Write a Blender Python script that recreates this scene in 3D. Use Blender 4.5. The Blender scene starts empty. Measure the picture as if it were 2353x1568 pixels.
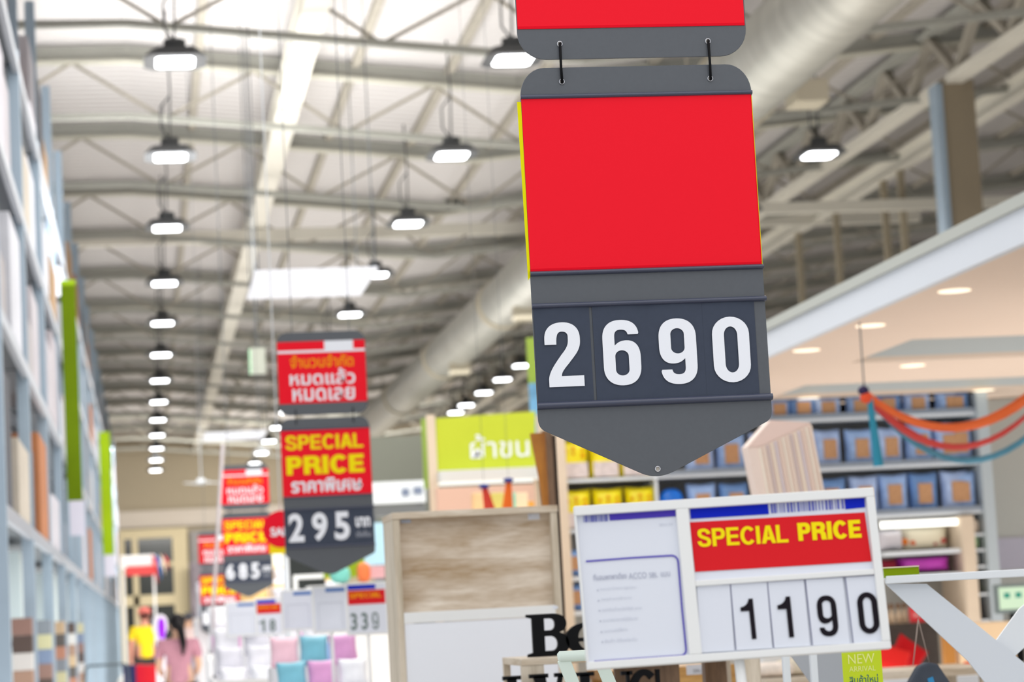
import bpy, bmesh, math, random
from mathutils import Vector, Matrix
random.seed(7)
PI = math.pi

# ------------------------------------------------------------------ camera, world, exposure
SC = bpy.context.scene
COL = SC.collection
FPX, PCX, PCY = 5700.0, 1176.5, 784.0            # focal length and centre in pixels of the 2353 x 1568 frame
EYE = Vector((0.0, 0.0, 1.45))
_y = Vector((340 - PCX, PCY - 1450, -FPX)).normalized()       # where the aisle runs to
_z = Vector((-0.053, 1.0, -(_y[0] * -0.053 + _y[1]) / _y[2])).normalized()
_x = _y.cross(_z)
RM = Matrix((_x, _y, _z))                         # camera -> world rotation
cam_data = bpy.data.cameras.new('camera')
cam = bpy.data.objects.new('camera', cam_data)
COL.objects.link(cam)
cam.matrix_world = Matrix.Translation(EYE) @ RM.to_4x4()
cam_data.sensor_width = 36.0
cam_data.lens = FPX / 2353.0 * 36.0
cam_data.clip_end = 400
cam_data.dof.use_dof = True
cam_data.dof.focus_distance = 4.35
cam_data.dof.aperture_fstop = 6.6
SC.camera = cam

def at(px, py, Y):
    """world point at depth Y that the photograph shows at (px, py)"""
    d = RM @ Vector((px - PCX, PCY - py, -FPX))
    return EYE + d * (Y / d.y)

SC.view_settings.view_transform = 'Standard'
SC.view_settings.look = 'None'
SC.view_settings.gamma = 1.0
SC.view_settings.exposure = 0.0

wd = bpy.data.worlds.new('World'); SC.world = wd
wd.use_nodes = True
wd.node_tree.nodes['Background'].inputs[0].default_value = (0.93, 0.96, 1.0, 1)
wd.node_tree.nodes['Background'].inputs[1].default_value = 1.0

def area(name, loc, rot, sx, sy, power, color=(1, 1, 1)):
    l = bpy.data.lights.new(name, 'AREA'); l.shape = 'RECTANGLE'; l.size = sx; l.size_y = sy
    l.energy = power; l.color = color
    o = bpy.data.objects.new(name, l); COL.objects.link(o)
    o.location = loc; o.rotation_euler = rot
    return o
area('hall_lamp_light', (3.5, 50, 6.4), (0, 0, 0), 9, 80, 5500, (1, 0.98, 0.95))
area('front_hall_lamp_light', (2.0, 2.0, 6.2), (math.radians(20), 0, 0), 7, 6, 200, (1, 0.98, 0.96))
area('roof_bounce_light', (1.5, 36, 0.3), (PI, 0, 0), 8, 40, 1700, (1, 0.98, 0.95))
area('roof_glare_fill', (0.4, 29.5, 5.6), (PI, 0, 0), 4.0, 5.0, 330, (1, 1, 1))  # added uplight that whitens the roof like glare; the roof has no skylight
area('far_hall_light', (5, 80, 6.6), (math.radians(38), 0, 0), 12, 3, 2300, (1, .97, .92))  # added fill, tilted to brighten the back wall
area('soffit_fill_light', (6.3, 13.5, 1.0), (PI, 0, 0), 4.5, 6, 100, (1, 0.97, 0.93))  # added fill facing up from below to brighten the soffit

# ------------------------------------------------------------------ materials
def lin(c):
    c = c / 255.0
    return c / 12.92 if c <= 0.04045 else ((c + 0.055) / 1.055) ** 2.4
def rgb(r, g, b): return (lin(r), lin(g), lin(b), 1.0)
MATS = {}
def mat(name, col, rough=0.6, metal=0.0, var=0.0, scale=6.0, emit=0.0, stretch=(1, 1, 1), alpha=1.0, bump=0.0):
    if name in MATS: return MATS[name]
    m = bpy.data.materials.new(name); m.use_nodes = True
    nt = m.node_tree; b = nt.nodes['Principled BSDF']
    c = rgb(*col)
    b.inputs['Base Color'].default_value = c
    b.inputs['Roughness'].default_value = rough
    b.inputs['Metallic'].default_value = metal
    if rough >= 0.5: b.inputs['Specular IOR Level'].default_value = 0.12
    if var > 0 or bump > 0:
        tc = nt.nodes.new('ShaderNodeTexCoord'); mp = nt.nodes.new('ShaderNodeMapping')
        mp.inputs['Scale'].default_value = stretch
        nz = nt.nodes.new('ShaderNodeTexNoise'); nz.inputs['Scale'].default_value = scale
        nz.inputs['Detail'].default_value = 5
        nt.links.new(tc.outputs['Object'], mp.inputs[0]); nt.links.new(mp.outputs[0], nz.inputs['Vector'])
        if var > 0:
            cr = nt.nodes.new('ShaderNodeValToRGB')
            cr.color_ramp.elements[0].position = 0.3; cr.color_ramp.elements[1].position = 0.7
            cr.color_ramp.elements[0].color = tuple(max(0, v * (1 - var)) for v in c[:3]) + (1,)
            cr.color_ramp.elements[1].color = tuple(min(1, v * (1 + var)) for v in c[:3]) + (1,)
            nt.links.new(nz.outputs['Fac'], cr.inputs[0]); nt.links.new(cr.outputs[0], b.inputs['Base Color'])
        if bump > 0:
            bp = nt.nodes.new('ShaderNodeBump'); bp.inputs['Strength'].default_value = bump
            nt.links.new(nz.outputs['Fac'], bp.inputs['Height']); nt.links.new(bp.outputs[0], b.inputs['Normal'])
    if emit > 0:
        b.inputs['Emission Color'].default_value = c
        b.inputs['Emission Strength'].default_value = emit
    if alpha < 1: b.inputs['Alpha'].default_value = alpha
    MATS[name] = m
    return m
def wood(name, c1, c2, scale=3.0, stretch=(1, 1, 9), rough=0.55):
    if name in MATS: return MATS[name]
    m = bpy.data.materials.new(name); m.use_nodes = True
    nt = m.node_tree; b = nt.nodes['Principled BSDF']; b.inputs['Roughness'].default_value = rough
    tc = nt.nodes.new('ShaderNodeTexCoord'); mp = nt.nodes.new('ShaderNodeMapping'); mp.inputs['Scale'].default_value = stretch
    n1 = nt.nodes.new('ShaderNodeTexNoise'); n1.inputs['Scale'].default_value = scale; n1.inputs['Detail'].default_value = 8
    n1.inputs['Distortion'].default_value = 0.6
    n2 = nt.nodes.new('ShaderNodeTexNoise'); n2.inputs['Scale'].default_value = scale * 9; n2.inputs['Detail'].default_value = 4
    mx = nt.nodes.new('ShaderNodeMath'); mx.operation = 'MULTIPLY_ADD'; mx.inputs[1].default_value = 0.3
    cr = nt.nodes.new('ShaderNodeValToRGB')
    cr.color_ramp.elements[0].position = 0.45; cr.color_ramp.elements[1].position = 0.85
    cr.color_ramp.elements[0].color = rgb(*c1); cr.color_ramp.elements[1].color = rgb(*c2)
    nt.links.new(tc.outputs['Object'], mp.inputs[0])
    nt.links.new(mp.outputs[0], n1.inputs['Vector']); nt.links.new(mp.outputs[0], n2.inputs['Vector'])
    nt.links.new(n2.outputs['Fac'], mx.inputs[0]); nt.links.new(n1.outputs['Fac'], mx.inputs[2])
    nt.links.new(mx.outputs[0], cr.inputs[0]); nt.links.new(cr.outputs[0], b.inputs['Base Color'])
    MATS[name] = m
    return m

M_BOARD = mat('sign_grey_plastic', (84, 88, 94), 0.45, var=0.03, scale=120)
M_RAIL = mat('sign_rail_plastic', (66, 71, 90), 0.28)
M_DIGITCARD = mat('slate_digit_card', (66, 73, 88), 0.5, var=0.03, scale=90)
M_RED = mat('red_price_panel', (243, 24, 44), 0.6)
M_REDDK = mat('darker_red_edge', (226, 0, 32), 0.6)
M_YEL = mat('yellow_sheet', (228, 222, 0), 0.6)
M_YTXT = mat('yellow_print', (252, 228, 10), 0.6)
M_WTXT = mat('white_print', (240, 243, 250), 0.6)
M_OTXT = mat('orange_print', (250, 160, 10), 0.6)
M_CHROME = mat('eyelet_metal', (200, 200, 205), 0.25, 1.0)
M_BLACK = mat('black_plastic', (14, 15, 18), 0.55)
M_FRAME = mat('white_frame_plastic', (236, 237, 236), 0.4)
M_PAPER = mat('paper_white', (226, 230, 240), 0.7)
M_BLUE = mat('blue_print', (10, 35, 190), 0.6)
M_PURPLE = mat('violet_print', (78, 62, 180), 0.6)
M_BARS = mat('barcode_print', (100, 105, 190), 0.6)
M_MAROON = mat('maroon_print', (110, 45, 70), 0.6)
M_GTXT = mat('pale_grey_print', (178, 182, 198), 0.7)
M_GTXT2 = mat('faint_grey_print', (205, 209, 220), 0.7)
M_BTXT = mat('black_print', (26, 20, 28), 0.6)
M_DKTXT = mat('grey_digit_print', (112, 128, 124), 0.6)
M_WHITE = mat('white_metal', (228, 233, 238), 0.35)
M_STEEL = mat('pale_blue_steel', (154, 172, 188), 0.45, var=0.05, scale=3)
M_STEELDK = mat('grey_steel', (112, 118, 124), 0.5)
M_ROOFSTEEL = mat('roof_steel', (164, 164, 156), 0.6, var=0.05, scale=2)
M_ROOFDK = mat('roof_web_steel', (166, 160, 148), 0.6, var=0.1, scale=2)
M_GIRDER = mat('cream_girder_paint', (218, 214, 202), 0.5, var=0.04, scale=1)
M_DUCT = mat('galvanised_duct', (186, 186, 178), 0.38, 0.35, var=0.12, scale=1.5, stretch=(1, 4, 1))
M_LAMPBODY = mat('lamp_housing_grey', (88, 90, 92), 0.5)
M_LAMP = mat('lamp_lens', (250, 252, 255), 0.5, emit=9.0)
M_DOWN = mat('downlight_lens', (255, 240, 215), 0.5, emit=1.0)
M_OAK = wood('washed_oak', (176, 154, 124), (228, 216, 198))
M_OAKV = wood('washed_oak_upright', (184, 170, 146), (226, 214, 196), stretch=(9, 9, 1))
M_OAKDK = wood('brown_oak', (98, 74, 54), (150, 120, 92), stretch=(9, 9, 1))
M_GOLDOAK = wood('golden_oak', (160, 112, 52), (206, 160, 92), stretch=(1, 6, 6))
M_BIRCH = mat('birch_post', (222, 204, 182), 0.6, var=0.04, scale=4)
M_AMBER = wood('amber_wood', (142, 82, 10), (196, 126, 34), stretch=(8, 8, 1))
M_LIME = mat('lime_green_board', (196, 208, 62), 0.6, var=0.03, scale=2)
M_LIMEDK = mat('leaf_green_board', (128, 152, 6), 0.6)
M_LIMECARD = mat('lime_card', (198, 218, 48), 0.6)
M_TEALTXT = mat('teal_print', (60, 112, 110), 0.6)
M_PALEYTXT = mat('pale_yellow_print', (236, 240, 150), 0.6)
M_MINT = mat('pale_mint_plastic', (222, 236, 226), 0.4)
M_PEACH = mat('peach_paper', (240, 214, 200), 0.6)
M_WINE = mat('maroon_cloth', (120, 30, 46), 0.8)

# ------------------------------------------------------------------ mesh helpers
class MB:
    def __init__(s): s.v = []; s.f = []; s.mi = []; s.sm = []
    def add(s, vs, fs, m=0, smooth=False):
        o = len(s.v); s.v += [tuple(v) for v in vs]
        for f in fs: s.f.append([i + o for i in f]); s.mi.append(m); s.sm.append(smooth)
        return s
    def box(s, x0, x1, y0, y1, z0, z1, m=0):
        vs = [(x, y, z) for x in (x0, x1) for y in (y0, y1) for z in (z0, z1)]
        return s.add(vs, [(0, 1, 3, 2), (4, 6, 7, 5), (0, 4, 5, 1), (2, 3, 7, 6), (0, 2, 6, 4), (1, 5, 7, 3)], m)
    def bar(s, a, b, w, h=None, m=0, up=(0, 0, 1)):
        a = Vector(a); b = Vector(b); h = h or w
        d = (b - a).normalized(); u = Vector(up)
        if abs(d.dot(u)) > 0.99: u = Vector((1, 0, 0))
        r = d.cross(u).normalized(); u = r.cross(d)
        vs = []
        for p in (a, b):
            for i, j in ((-1, -1), (1, -1), (1, 1), (-1, 1)): vs.append(p + r * i * w / 2 + u * j * h / 2)
        return s.add(vs, [(0, 3, 2, 1), (4, 5, 6, 7), (0, 1, 5, 4), (1, 2, 6, 5), (2, 3, 7, 6), (3, 0, 4, 7)], m)
    def tube(s, pts, r, n=8, m=0, cap=True):
        pts = [Vector(p) for p in pts]; rs = r if isinstance(r, (list, tuple)) else [r] * len(pts)
        vs = []; prev = None
        for i, p in enumerate(pts):
            d = (pts[min(i + 1, len(pts) - 1)] - pts[max(i - 1, 0)]).normalized()
            if prev is None:
                u = Vector((0, 0, 1)) if abs(d.z) < 0.9 else Vector((1, 0, 0))
                prev = d.cross(u).normalized()
            u = (prev - d * prev.dot(d)).normalized(); w = d.cross(u); prev = u
            for k in range(n):
                a = 2 * PI * k / n; vs.append(p + (u * math.cos(a) + w * math.sin(a)) * rs[i])
        fs = [(i * n + k, i * n + (k + 1) % n, (i + 1) * n + (k + 1) % n, (i + 1) * n + k) for i in range(len(pts) - 1) for k in range(n)]
        s.add(vs, fs, m, True)
        if cap:
            o = len(s.v) - len(vs)
            s.f.append([o + k for k in range(n)][::-1]); s.mi.append(m); s.sm.append(False)
            s.f.append([o + (len(pts) - 1) * n + k for k in range(n)]); s.mi.append(m); s.sm.append(False)
        return s
    def prism(s, poly, y0, y1, m=0, mb=None):
        """poly = [(x, z)], extruded along y"""
        n = len(poly)
        vs = [(x, y0, z) for x, z in poly] + [(x, y1, z) for x, z in poly]
        s.add(vs, [list(range(n)), list(range(2 * n - 1, n - 1, -1))], m)
        o = len(s.v) - 2 * n
        for i in range(n):
            j = (i + 1) % n
            s.f.append([o + j, o + i, o + n + i, o + n + j]); s.mi.append(m if mb is None else mb); s.sm.append(False)
        return s
    def ell(s, c, r, m=0, nu=16, nv=10, p=1.0, rot=None):
        """superellipsoid; p < 1 gives a boxier, pillow-like shape"""
        def sg(v): return (abs(v) ** p) * (1 if v >= 0 else -1)
        vs = []
        for j in range(nv + 1):
            t = PI * j / nv - PI / 2
            for i in range(nu):
                a = 2 * PI * i / nu
                v = Vector((r[0] * sg(math.cos(t)) * sg(math.cos(a)), r[1] * sg(math.cos(t)) * sg(math.sin(a)), r[2] * sg(math.sin(t))))
                if rot is not None: v = rot @ v
                vs.append(v + Vector(c))
        fs = [(j * nu + i, j * nu + (i + 1) % nu, (j + 1) * nu + (i + 1) % nu, (j + 1) * nu + i) for j in range(nv) for i in range(nu)]
        return s.add(vs, fs, m, True)
    def pillow(s, c, w, h, t, m=0, n=10, rot=None, seam=0.008):
        """a stuffed bag standing upright: width w (x), height h (z), thickness t (y)"""
        vs = []; fs = []
        for side in (-1, 1):
            for j in range(n + 1):
                for i in range(n + 1):
                    u = 2 * i / n - 1; v = 2 * j / n - 1
                    k = max(0.0, (1 - u ** 4)) ** 0.6 * max(0.0, (1 - v ** 4)) ** 0.6
                    pin = 1 - 0.07 * (abs(u) ** 3) * (1 - abs(v)) - 0.0
                    pin2 = 1 - 0.07 * (abs(v) ** 3) * (1 - abs(u))
                    p = Vector((u * w / 2 * pin, side * (seam / 2 + k * t / 2), v * h / 2 * pin2))
                    if rot is not None: p = rot @ p
                    vs.append(p + Vector(c))
        N = (n + 1) ** 2
        for side in (0, 1):
            for j in range(n):
                for i in range(n):
                    q = [side * N + j * (n + 1) + i, side * N + j * (n + 1) + i + 1, side * N + (j + 1) * (n + 1) + i + 1, side * N + (j + 1) * (n + 1) + i]
                    fs.append(q if side == 0 else q[::-1])
        edge = [i for i in range(n + 1)] + [(j) * (n + 1) + n for j in range(1, n + 1)] + [n * (n + 1) + i for i in range(n - 1, -1, -1)] + [j * (n + 1) for j in range(n - 1, 0, -1)]
        for a in range(len(edge)):
            b = (a + 1) % len(edge); fs.append([edge[b], edge[a], N + edge[a], N + edge[b]])
        return s.add(vs, fs, m, True)
    def build(s, name, mats, parent=None, bevel=0.0, seg=2):
        me = bpy.data.meshes.new(name); me.from_pydata(s.v, [], s.f); me.update()
        if not isinstance(mats, (list, tuple)): mats = [mats]
        for mm in mats: me.materials.append(mm)
        me.polygons.foreach_set('material_index', s.mi); me.polygons.foreach_set('use_smooth', s.sm)
        o = bpy.data.objects.new(name, me); COL.objects.link(o)
        if parent is not None: o.parent = parent
        if bevel > 0:
            b = o.modifiers.new('edge', 'BEVEL'); b.width = bevel; b.segments = seg; b.limit_method = 'ANGLE'
        return o
def tag(o, label=None, cat=None, group=None, kind=None):
    if label: o['label'] = label
    if cat: o['category'] = cat
    if group: o['group'] = group
    if kind: o['kind'] = kind
    return o
def thing(name, label, cat, loc=(0, 0, 0), rot=(0, 0, 0), group=None):
    o = bpy.data.objects.new(name, None); o.empty_display_size = 0.1; COL.objects.link(o)
    o.location = loc; o.rotation_euler = rot
    return tag(o, label, cat, group)
def struct(o): o['kind'] = 'structure'; return o
def recentre(o):
    """put a top-level mesh's origin at the base of its own shape"""
    me = o.data
    xs = [v.co for v in me.vertices]
    c = Vector(((min(v.x for v in xs) + max(v.x for v in xs)) / 2, (min(v.y for v in xs) + max(v.y for v in xs)) / 2, min(v.z for v in xs)))
    me.transform(Matrix.Translation(-c)); o.location = o.location + c
    return o
def dup(root, loc, label=None, group=None, rot=None):
    r = root.copy(); COL.objects.link(r); r.location = loc
    if rot is not None: r.rotation_euler = rot
    if label: r['label'] = label
    if group: r['group'] = group
    for ch in root.children:
        c = ch.copy(); COL.objects.link(c); c.parent = r
        for g in ch.children:
            d = g.copy(); COL.objects.link(d); d.parent = c
    return r
ORD = ['nearest', 'second nearest', 'third nearest', 'fourth nearest', 'fifth nearest', 'sixth nearest', 'seventh nearest', 'eighth nearest',
       'ninth nearest', 'tenth nearest', 'eleventh nearest', 'twelfth nearest', 'thirteenth nearest', 'fourteenth nearest', 'fifteenth nearest',
       'sixteenth nearest', 'seventeenth nearest', 'eighteenth nearest', 'nineteenth nearest', 'twentieth nearest', '21st nearest', '22nd nearest',
       '23rd nearest', '24th nearest', '25th nearest', '26th nearest', '27th nearest', '28th nearest', '29th nearest', '30th nearest']

# ------------------------------------------------------------------ lettering
def curve_mesh(cu, name):
    o = bpy.data.objects.new('tmp', cu); COL.objects.link(o)
    bpy.context.view_layer.update()
    dg = bpy.context.evaluated_depsgraph_get()
    me = bpy.data.meshes.new_from_object(o.evaluated_get(dg)); me.name = name
    bpy.data.objects.remove(o)
    return me
def fit(me, x0, x1, z0, z1, y):
    """scale a flat xy mesh into the rectangle x0..x1, z0..z1 standing at depth y and facing -y"""
    xs = [v.co.x for v in me.vertices]; ys = [v.co.y for v in me.vertices]
    a0, a1, b0, b1 = min(xs), max(xs), min(ys), max(ys)
    for v in me.vertices:
        v.co = ((v.co.x - a0) / (a1 - a0) * (x1 - x0) + x0, y - v.co.z, (v.co.y - b0) / (b1 - b0) * (z1 - z0) + z0)
    me.update(); return me
def text(s, name, x0, x1, z0, z1, y, m, parent, bold=0.0, thick=0.0004):
    cu = bpy.data.curves.new(name, 'FONT'); cu.body = s; cu.size = 1.0; cu.offset = bold; cu.resolution_u = 6
    me = fit(curve_mesh(cu, name), x0, x1, z0, z1, y)
    me.materials.clear(); me.materials.append(m)
    o = bpy.data.objects.new(name, me); COL.objects.link(o)
    if parent is not None: o.parent = parent
    return o
def arc(cx, cy, rx, ry, a0, a1, n=14):
    return [(cx + rx * math.cos(math.radians(a0 + (a1 - a0) * i / n)), cy + ry * math.sin(math.radians(a0 + (a1 - a0) * i / n))) for i in range(n + 1)]
def rring(x0, x1, y0, y1, ry):
    cx = (x0 + x1) / 2; rx = (x1 - x0) / 2
    return arc(cx, y1 - ry, rx, ry, 0, 180) + arc(cx, y0 + ry, rx, ry, 180, 360)
def bez(p0, p1, p2, p3, n=12):
    out = []
    for i in range(n + 1):
        t = i / n; a = (1 - t) ** 3; b = 3 * t * (1 - t) ** 2; c = 3 * t * t * (1 - t); d = t ** 3
        out.append((a * p0[0] + b * p1[0] + c * p2[0] + d * p3[0], a * p0[1] + b * p1[1] + c * p2[1] + d * p3[1]))
    return out
def glyph(ch, t=0.32, tv=0.15):
    """contours of a condensed bold figure in the unit square; t, tv = stroke widths"""
    if ch == '0':
        return [rring(0, 1, 0, 1, 0.26), rring(t, 1 - t, tv, 1 - tv, 0.13 + (0.32 - t) * 0.25)]
    if ch in '69':
        out = ([(1 - t * .15, 0.775)] + bez((0.97, 0.80), (0.93, 0.95), (0.74, 1.0), (0.49, 1.0)) + bez((0.49, 1.0), (0.18, 1.0), (0.0, 0.90), (0.0, 0.72)) +
               bez((0.0, 0.28), (0.0, 0.10), (0.2, 0.0), (0.5, 0.0)) + bez((0.5, 0.0), (0.82, 0.0), (1.0, 0.10), (1.0, 0.29)) +
               bez((1.0, 0.43), (1.0, 0.60), (0.86, 0.685), (0.64, 0.685)) + bez((0.64, 0.685), (0.48, 0.685), (0.40, 0.655), (t, 0.61)) +
               bez((t, 0.74), (t, 0.81), (0.36 + (t - .32) * .5, 1 - tv), (0.49, 1 - tv)) + bez((0.49, 1 - tv), (0.61, 1 - tv), (1 - t - .02, 0.83), (1 - t, 0.775)))
        hole = rring(t, 1 - t, tv, 0.685 - tv, 0.09)
        cs = [out, hole]
        if ch == '9': cs = [[(1 - x, 1 - y) for x, y in c] for c in cs]
        return cs
    if ch == '2':
        return [[(0.0, 0.655)] + bez((0.0, 0.74), (0.0, 0.92), (0.2, 1.0), (0.48, 1.0)) + bez((0.48, 1.0), (0.78, 1.0), (0.94, 0.90), (0.94, 0.75)) +
                bez((0.94, 0.70), (0.93, 0.56), (0.80, 0.49), (0.62, 0.36)) + bez((0.62, 0.36), (0.45, 0.25), (0.42, 0.22), (0.41, 0.165)) +
                [(1.0, 0.165), (1.0, 0.0), (0.07, 0.0)] + bez((0.07, 0.12), (0.09, 0.24), (0.24, 0.35), (0.42, 0.49)) +
                bez((0.42, 0.49), (0.58, 0.60), (0.62, 0.64), (0.62, 0.74)) + bez((0.62, 0.78), (0.62, 0.83), (0.56, 0.855), (0.46, 0.855)) +
                bez((0.46, 0.855), (0.36, 0.855), (0.31, 0.81), (0.31, 0.655), 8)]
    if ch == '1':
        return [[(1.0, 0.0), (0.64, 0.0), (0.64, 0.70), (0.0, 0.70), (0.0, 0.80)] + bez((0.0, 0.80), (0.4, 0.82), (0.6, 0.88), (0.68, 1.0)) + [(1.0, 1.0)]]
    return [rring(0, 1, 0, 1, 0.2)]
def figure(ch, x0, x1, z0, z1, y, m, parent, name='digit', t=0.32, tv=0.15, skew=0.0):
    cu = bpy.data.curves.new(name, 'CURVE'); cu.dimensions = '2D'; cu.fill_mode = 'FRONT'
    for c in glyph(ch, t, tv):
        sp = cu.splines.new('POLY'); sp.points.add(len(c) - 1); sp.use_cyclic_u = True
        for i, (x, yy) in enumerate(c): sp.points[i].co = (x, yy, 0, 1)
    me = fit(curve_mesh(cu, name), x0, x1, z0, z1, y)
    me.materials.clear(); me.materials.append(m)
    o = bpy.data.objects.new(name, me); COL.objects.link(o)
    if parent is not None: o.parent = parent
    return o
def caps(ch, t):
    """contours of a bold grotesque capital, 1 high; returns (contours, width); t = stroke"""
    h = t * .86
    if ch == 'I': return [[(0, 0), (t, 0), (t, 1), (0, 1)]], t
    if ch == 'L': return [[(0, 0), (.62, 0), (.62, h), (t, h), (t, 1), (0, 1)]], .62
    if ch == 'E': return [[(0, 0), (.66, 0), (.66, h), (t, h), (t, .5 - h / 2), (.61, .5 - h / 2), (.61, .5 + h / 2), (t, .5 + h / 2), (t, 1 - h), (.65, 1 - h), (.65, 1), (0, 1)]], .66
    if ch == 'A':
        k = t * 1.05
        return [[(0, 0), (k, 0), (.375 - .145, .22), (.375 + .145, .22), (.75 - k, 0), (.75, 0), (.375 + k * .58, 1), (.375 - k * .58, 1)][:2] +
                [(k + .07, .20), (.75 - k - .07, .20), (.75 - k, 0), (.75, 0), (.375 + k * .58, 1), (.375 - k * .58, 1)], [(k + .115, .20 + h * .95), (.75 - k - .115, .20 + h * .95), (.375, .80)]], .75
    if ch in 'PR':
        w = .68; b = .42 if ch == 'P' else .43
        out = [(0, 0), (t, 0), (t, b - .04)] if ch == 'P' else [(0, 0), (t, 0), (t, .38)]
        if ch == 'P':
            out += [(.38, b - .04)] + bez((.40, b - .04), (.58, b - .04), (.68, .50), (.68, .69)) + bez((.68, .69), (.68, .88), (.58, 1), (.40, 1)) + [(0, 1)]
            inn = [(t, b - .04 + h)] + bez((.36, b - .04 + h), (.44, b - .04 + h), (.68 - t, .60), (.68 - t, .69)) + bez((.68 - t, .69), (.68 - t, .78), (.44, 1 - h), (.36, 1 - h)) + [(t, 1 - h)]
            return [out, inn], .68
        out += [(.32, .38)] + bez((.32, .38), (.44, .38), (.46, .33), (.47, .22)) + bez((.47, .22), (.475, .10), (.48, .05), (.51, 0)) + [(.51 + t * 1.12, 0), (.51 + t * 1.12, .03)] + \
            bez((.51 + t * 1.1, .03), (.50 + t, .08), (.50 + t, .16), (.49 + t, .26)) + bez((.49 + t, .26), (.48 + t, .38), (.44 + t, .44), (.38 + t, .47)) + bez((.38 + t, .47), (.68, .53), (.72, .62), (.72, .72)) + \
            bez((.72, .72), (.72, .90), (.60, 1), (.42, 1)) + [(0, 1)]
        inn = [(t, .38 + h)] + bez((.36, .38 + h), (.46, .38 + h), (.72 - t, .62), (.72 - t, .70)) + bez((.72 - t, .70), (.72 - t, .79), (.46, 1 - h), (.36, 1 - h)) + [(t, 1 - h)]
        return [out, inn], .74
    # C and S drawn as constant strokes along a spine
    if ch == 'C': sp = arc(.40, .5, .40 - t / 2, .52 - h / 2, 38, 322, 34); w = .76
    else:
        w = .70; a = .35 - t / 2; q = .26 - h / 4
        sp = bez((w - t * .55, .70), (w - t * .6, .84), (w * .5 + .12, 1.01 - h / 2), (w * .5, 1.01 - h / 2)) + bez((w * .5, 1.01 - h / 2), (.16, 1.01 - h / 2), (t * .55, .86), (t * .6, .73))[1:] + \
            bez((t * .6, .73), (t * .6, .58), (.26, .54), (w * .5, .50))[1:] + bez((w * .5, .50), (w - .24, .45), (w - t * .5, .42), (w - t * .5, .27))[1:] + \
            bez((w - t * .5, .27), (w - t * .5, .12), (w - .18, h / 2 - .01), (w * .5, h / 2 - .01))[1:] + bez((w * .5, h / 2 - .01), (.20, h / 2 - .01), (t * .5, .14), (t * .48, .31))[1:]
    L_ = []; R_ = []
    for i, p in enumerate(sp):
        a_ = sp[max(i - 1, 0)]; b_ = sp[min(i + 1, len(sp) - 1)]; dx, dy = b_[0] - a_[0], b_[1] - a_[1]; n = math.hypot(dx, dy) or 1
        k = (t * abs(dy) / n + h * abs(dx) / n) / 2 / max(1e-6, (abs(dy) / n) ** 2 + (abs(dx) / n) ** 2) if False else (t * (dy / n) ** 2 + h * (dx / n) ** 2) / 2
        L_.append((p[0] - dy / n * k, p[1] + dx / n * k)); R_.append((p[0] + dy / n * k, p[1] - dx / n * k))
    return [L_ + R_[::-1]], w
def gtext(s_, x0, x1, z0, z1, y, m, parent, t=.22, gap=.075):
    cu = bpy.data.curves.new('lettering', 'CURVE'); cu.dimensions = '2D'; cu.fill_mode = 'FRONT'; x = 0
    for ch in s_:
        cs, w = caps(ch, t)
        for c in cs:
            sp = cu.splines.new('POLY'); sp.points.add(len(c) - 1); sp.use_cyclic_u = True
            for i, (px, py) in enumerate(c): sp.points[i].co = (x + px, py, 0, 1)
        x += w + gap * (.5 if ch == 'A' else 1)
    me = fit(curve_mesh(cu, 'lettering'), x0, x1, z0, z1, y); me.materials.clear(); me.materials.append(m)
    o = bpy.data.objects.new('lettering', me); COL.objects.link(o); o.parent = parent
    return o
def flat(name, x0, x1, z0, z1, y, m, parent, th=0.0006):
    return MB().box(x0, x1, y, y + th, z0, z1).build(name, m, parent)

# ------------------------------------------------------------------ hall shell
def roofz(x):
    """height of the underside of the roof beams over the floor"""
    if x < 0: return 8.65
    if x < 5: return 8.65 - 0.1 * x
    return 8.15 + 0.09 * (x - 5)
BAY = 4.87
YB = [31.3 + BAY * k for k in range(-3, 13)]      # truss lines across the hall
xs = [-3.2, 0, 5, 14, 24]
m_roof = bpy.data.materials.new('corrugated_roof'); m_roof.use_nodes = True
nt = m_roof.node_tree; b = nt.nodes['Principled BSDF']
b.inputs['Base Color'].default_value = rgb(206, 202, 200); b.inputs['Roughness'].default_value = 0.6
tc = nt.nodes.new('ShaderNodeTexCoord'); wv = nt.nodes.new('ShaderNodeTexWave'); wv.bands_direction = 'Y'
wv.inputs['Scale'].default_value = 1.1; wv.inputs['Distortion'].default_value = 0
bp = nt.nodes.new('ShaderNodeBump'); bp.inputs['Strength'].default_value = 0.8; bp.inputs['Distance'].default_value = 0.08
nt.links.new(tc.outputs['Object'], wv.inputs[0]); nt.links.new(wv.outputs['Fac'], bp.inputs['Height']); nt.links.new(bp.outputs[0], b.inputs['Normal'])
rb = MB()
for a, c in zip(xs[:-1], xs[1:]):
    za, zc = roofz(a) + 0.24, roofz(c) + 0.24
    rb.add([(a, -6, za), (c, -6, zc), (c, 96, zc), (a, 96, za), (a, -6, za + .1), (c, -6, zc + .1), (c, 96, zc + .1), (a, 96, za + .1)],
           [(0, 3, 2, 1), (4, 5, 6, 7)])
struct(rb.build('ceiling', m_roof))
M_FLOOR = mat('polished_floor', (196, 192, 186), 0.3, var=0.04, scale=0.5)
struct(MB().box(-3.2, 24, -6, 96, -0.12, 0).build('floor', M_FLOOR))
M_WALL = mat('taupe_wall', (176, 164, 142), 0.8, var=0.03, scale=0.3)
M_WALLG = mat('olive_grey_wall', (140, 138, 126), 0.8, var=0.03, scale=0.3)
M_WALLTOP = mat('brown_upper_wall', (104, 96, 82), 0.8)
struct(MB().box(-3.2, 24, 95, 95.2, 0, 9.9).build('wall_back', M_WALL))
struct(MB().box(-3.4, -3.2, 14, 96, 0, 9.0).build('wall_left', M_STEELDK))
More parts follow.
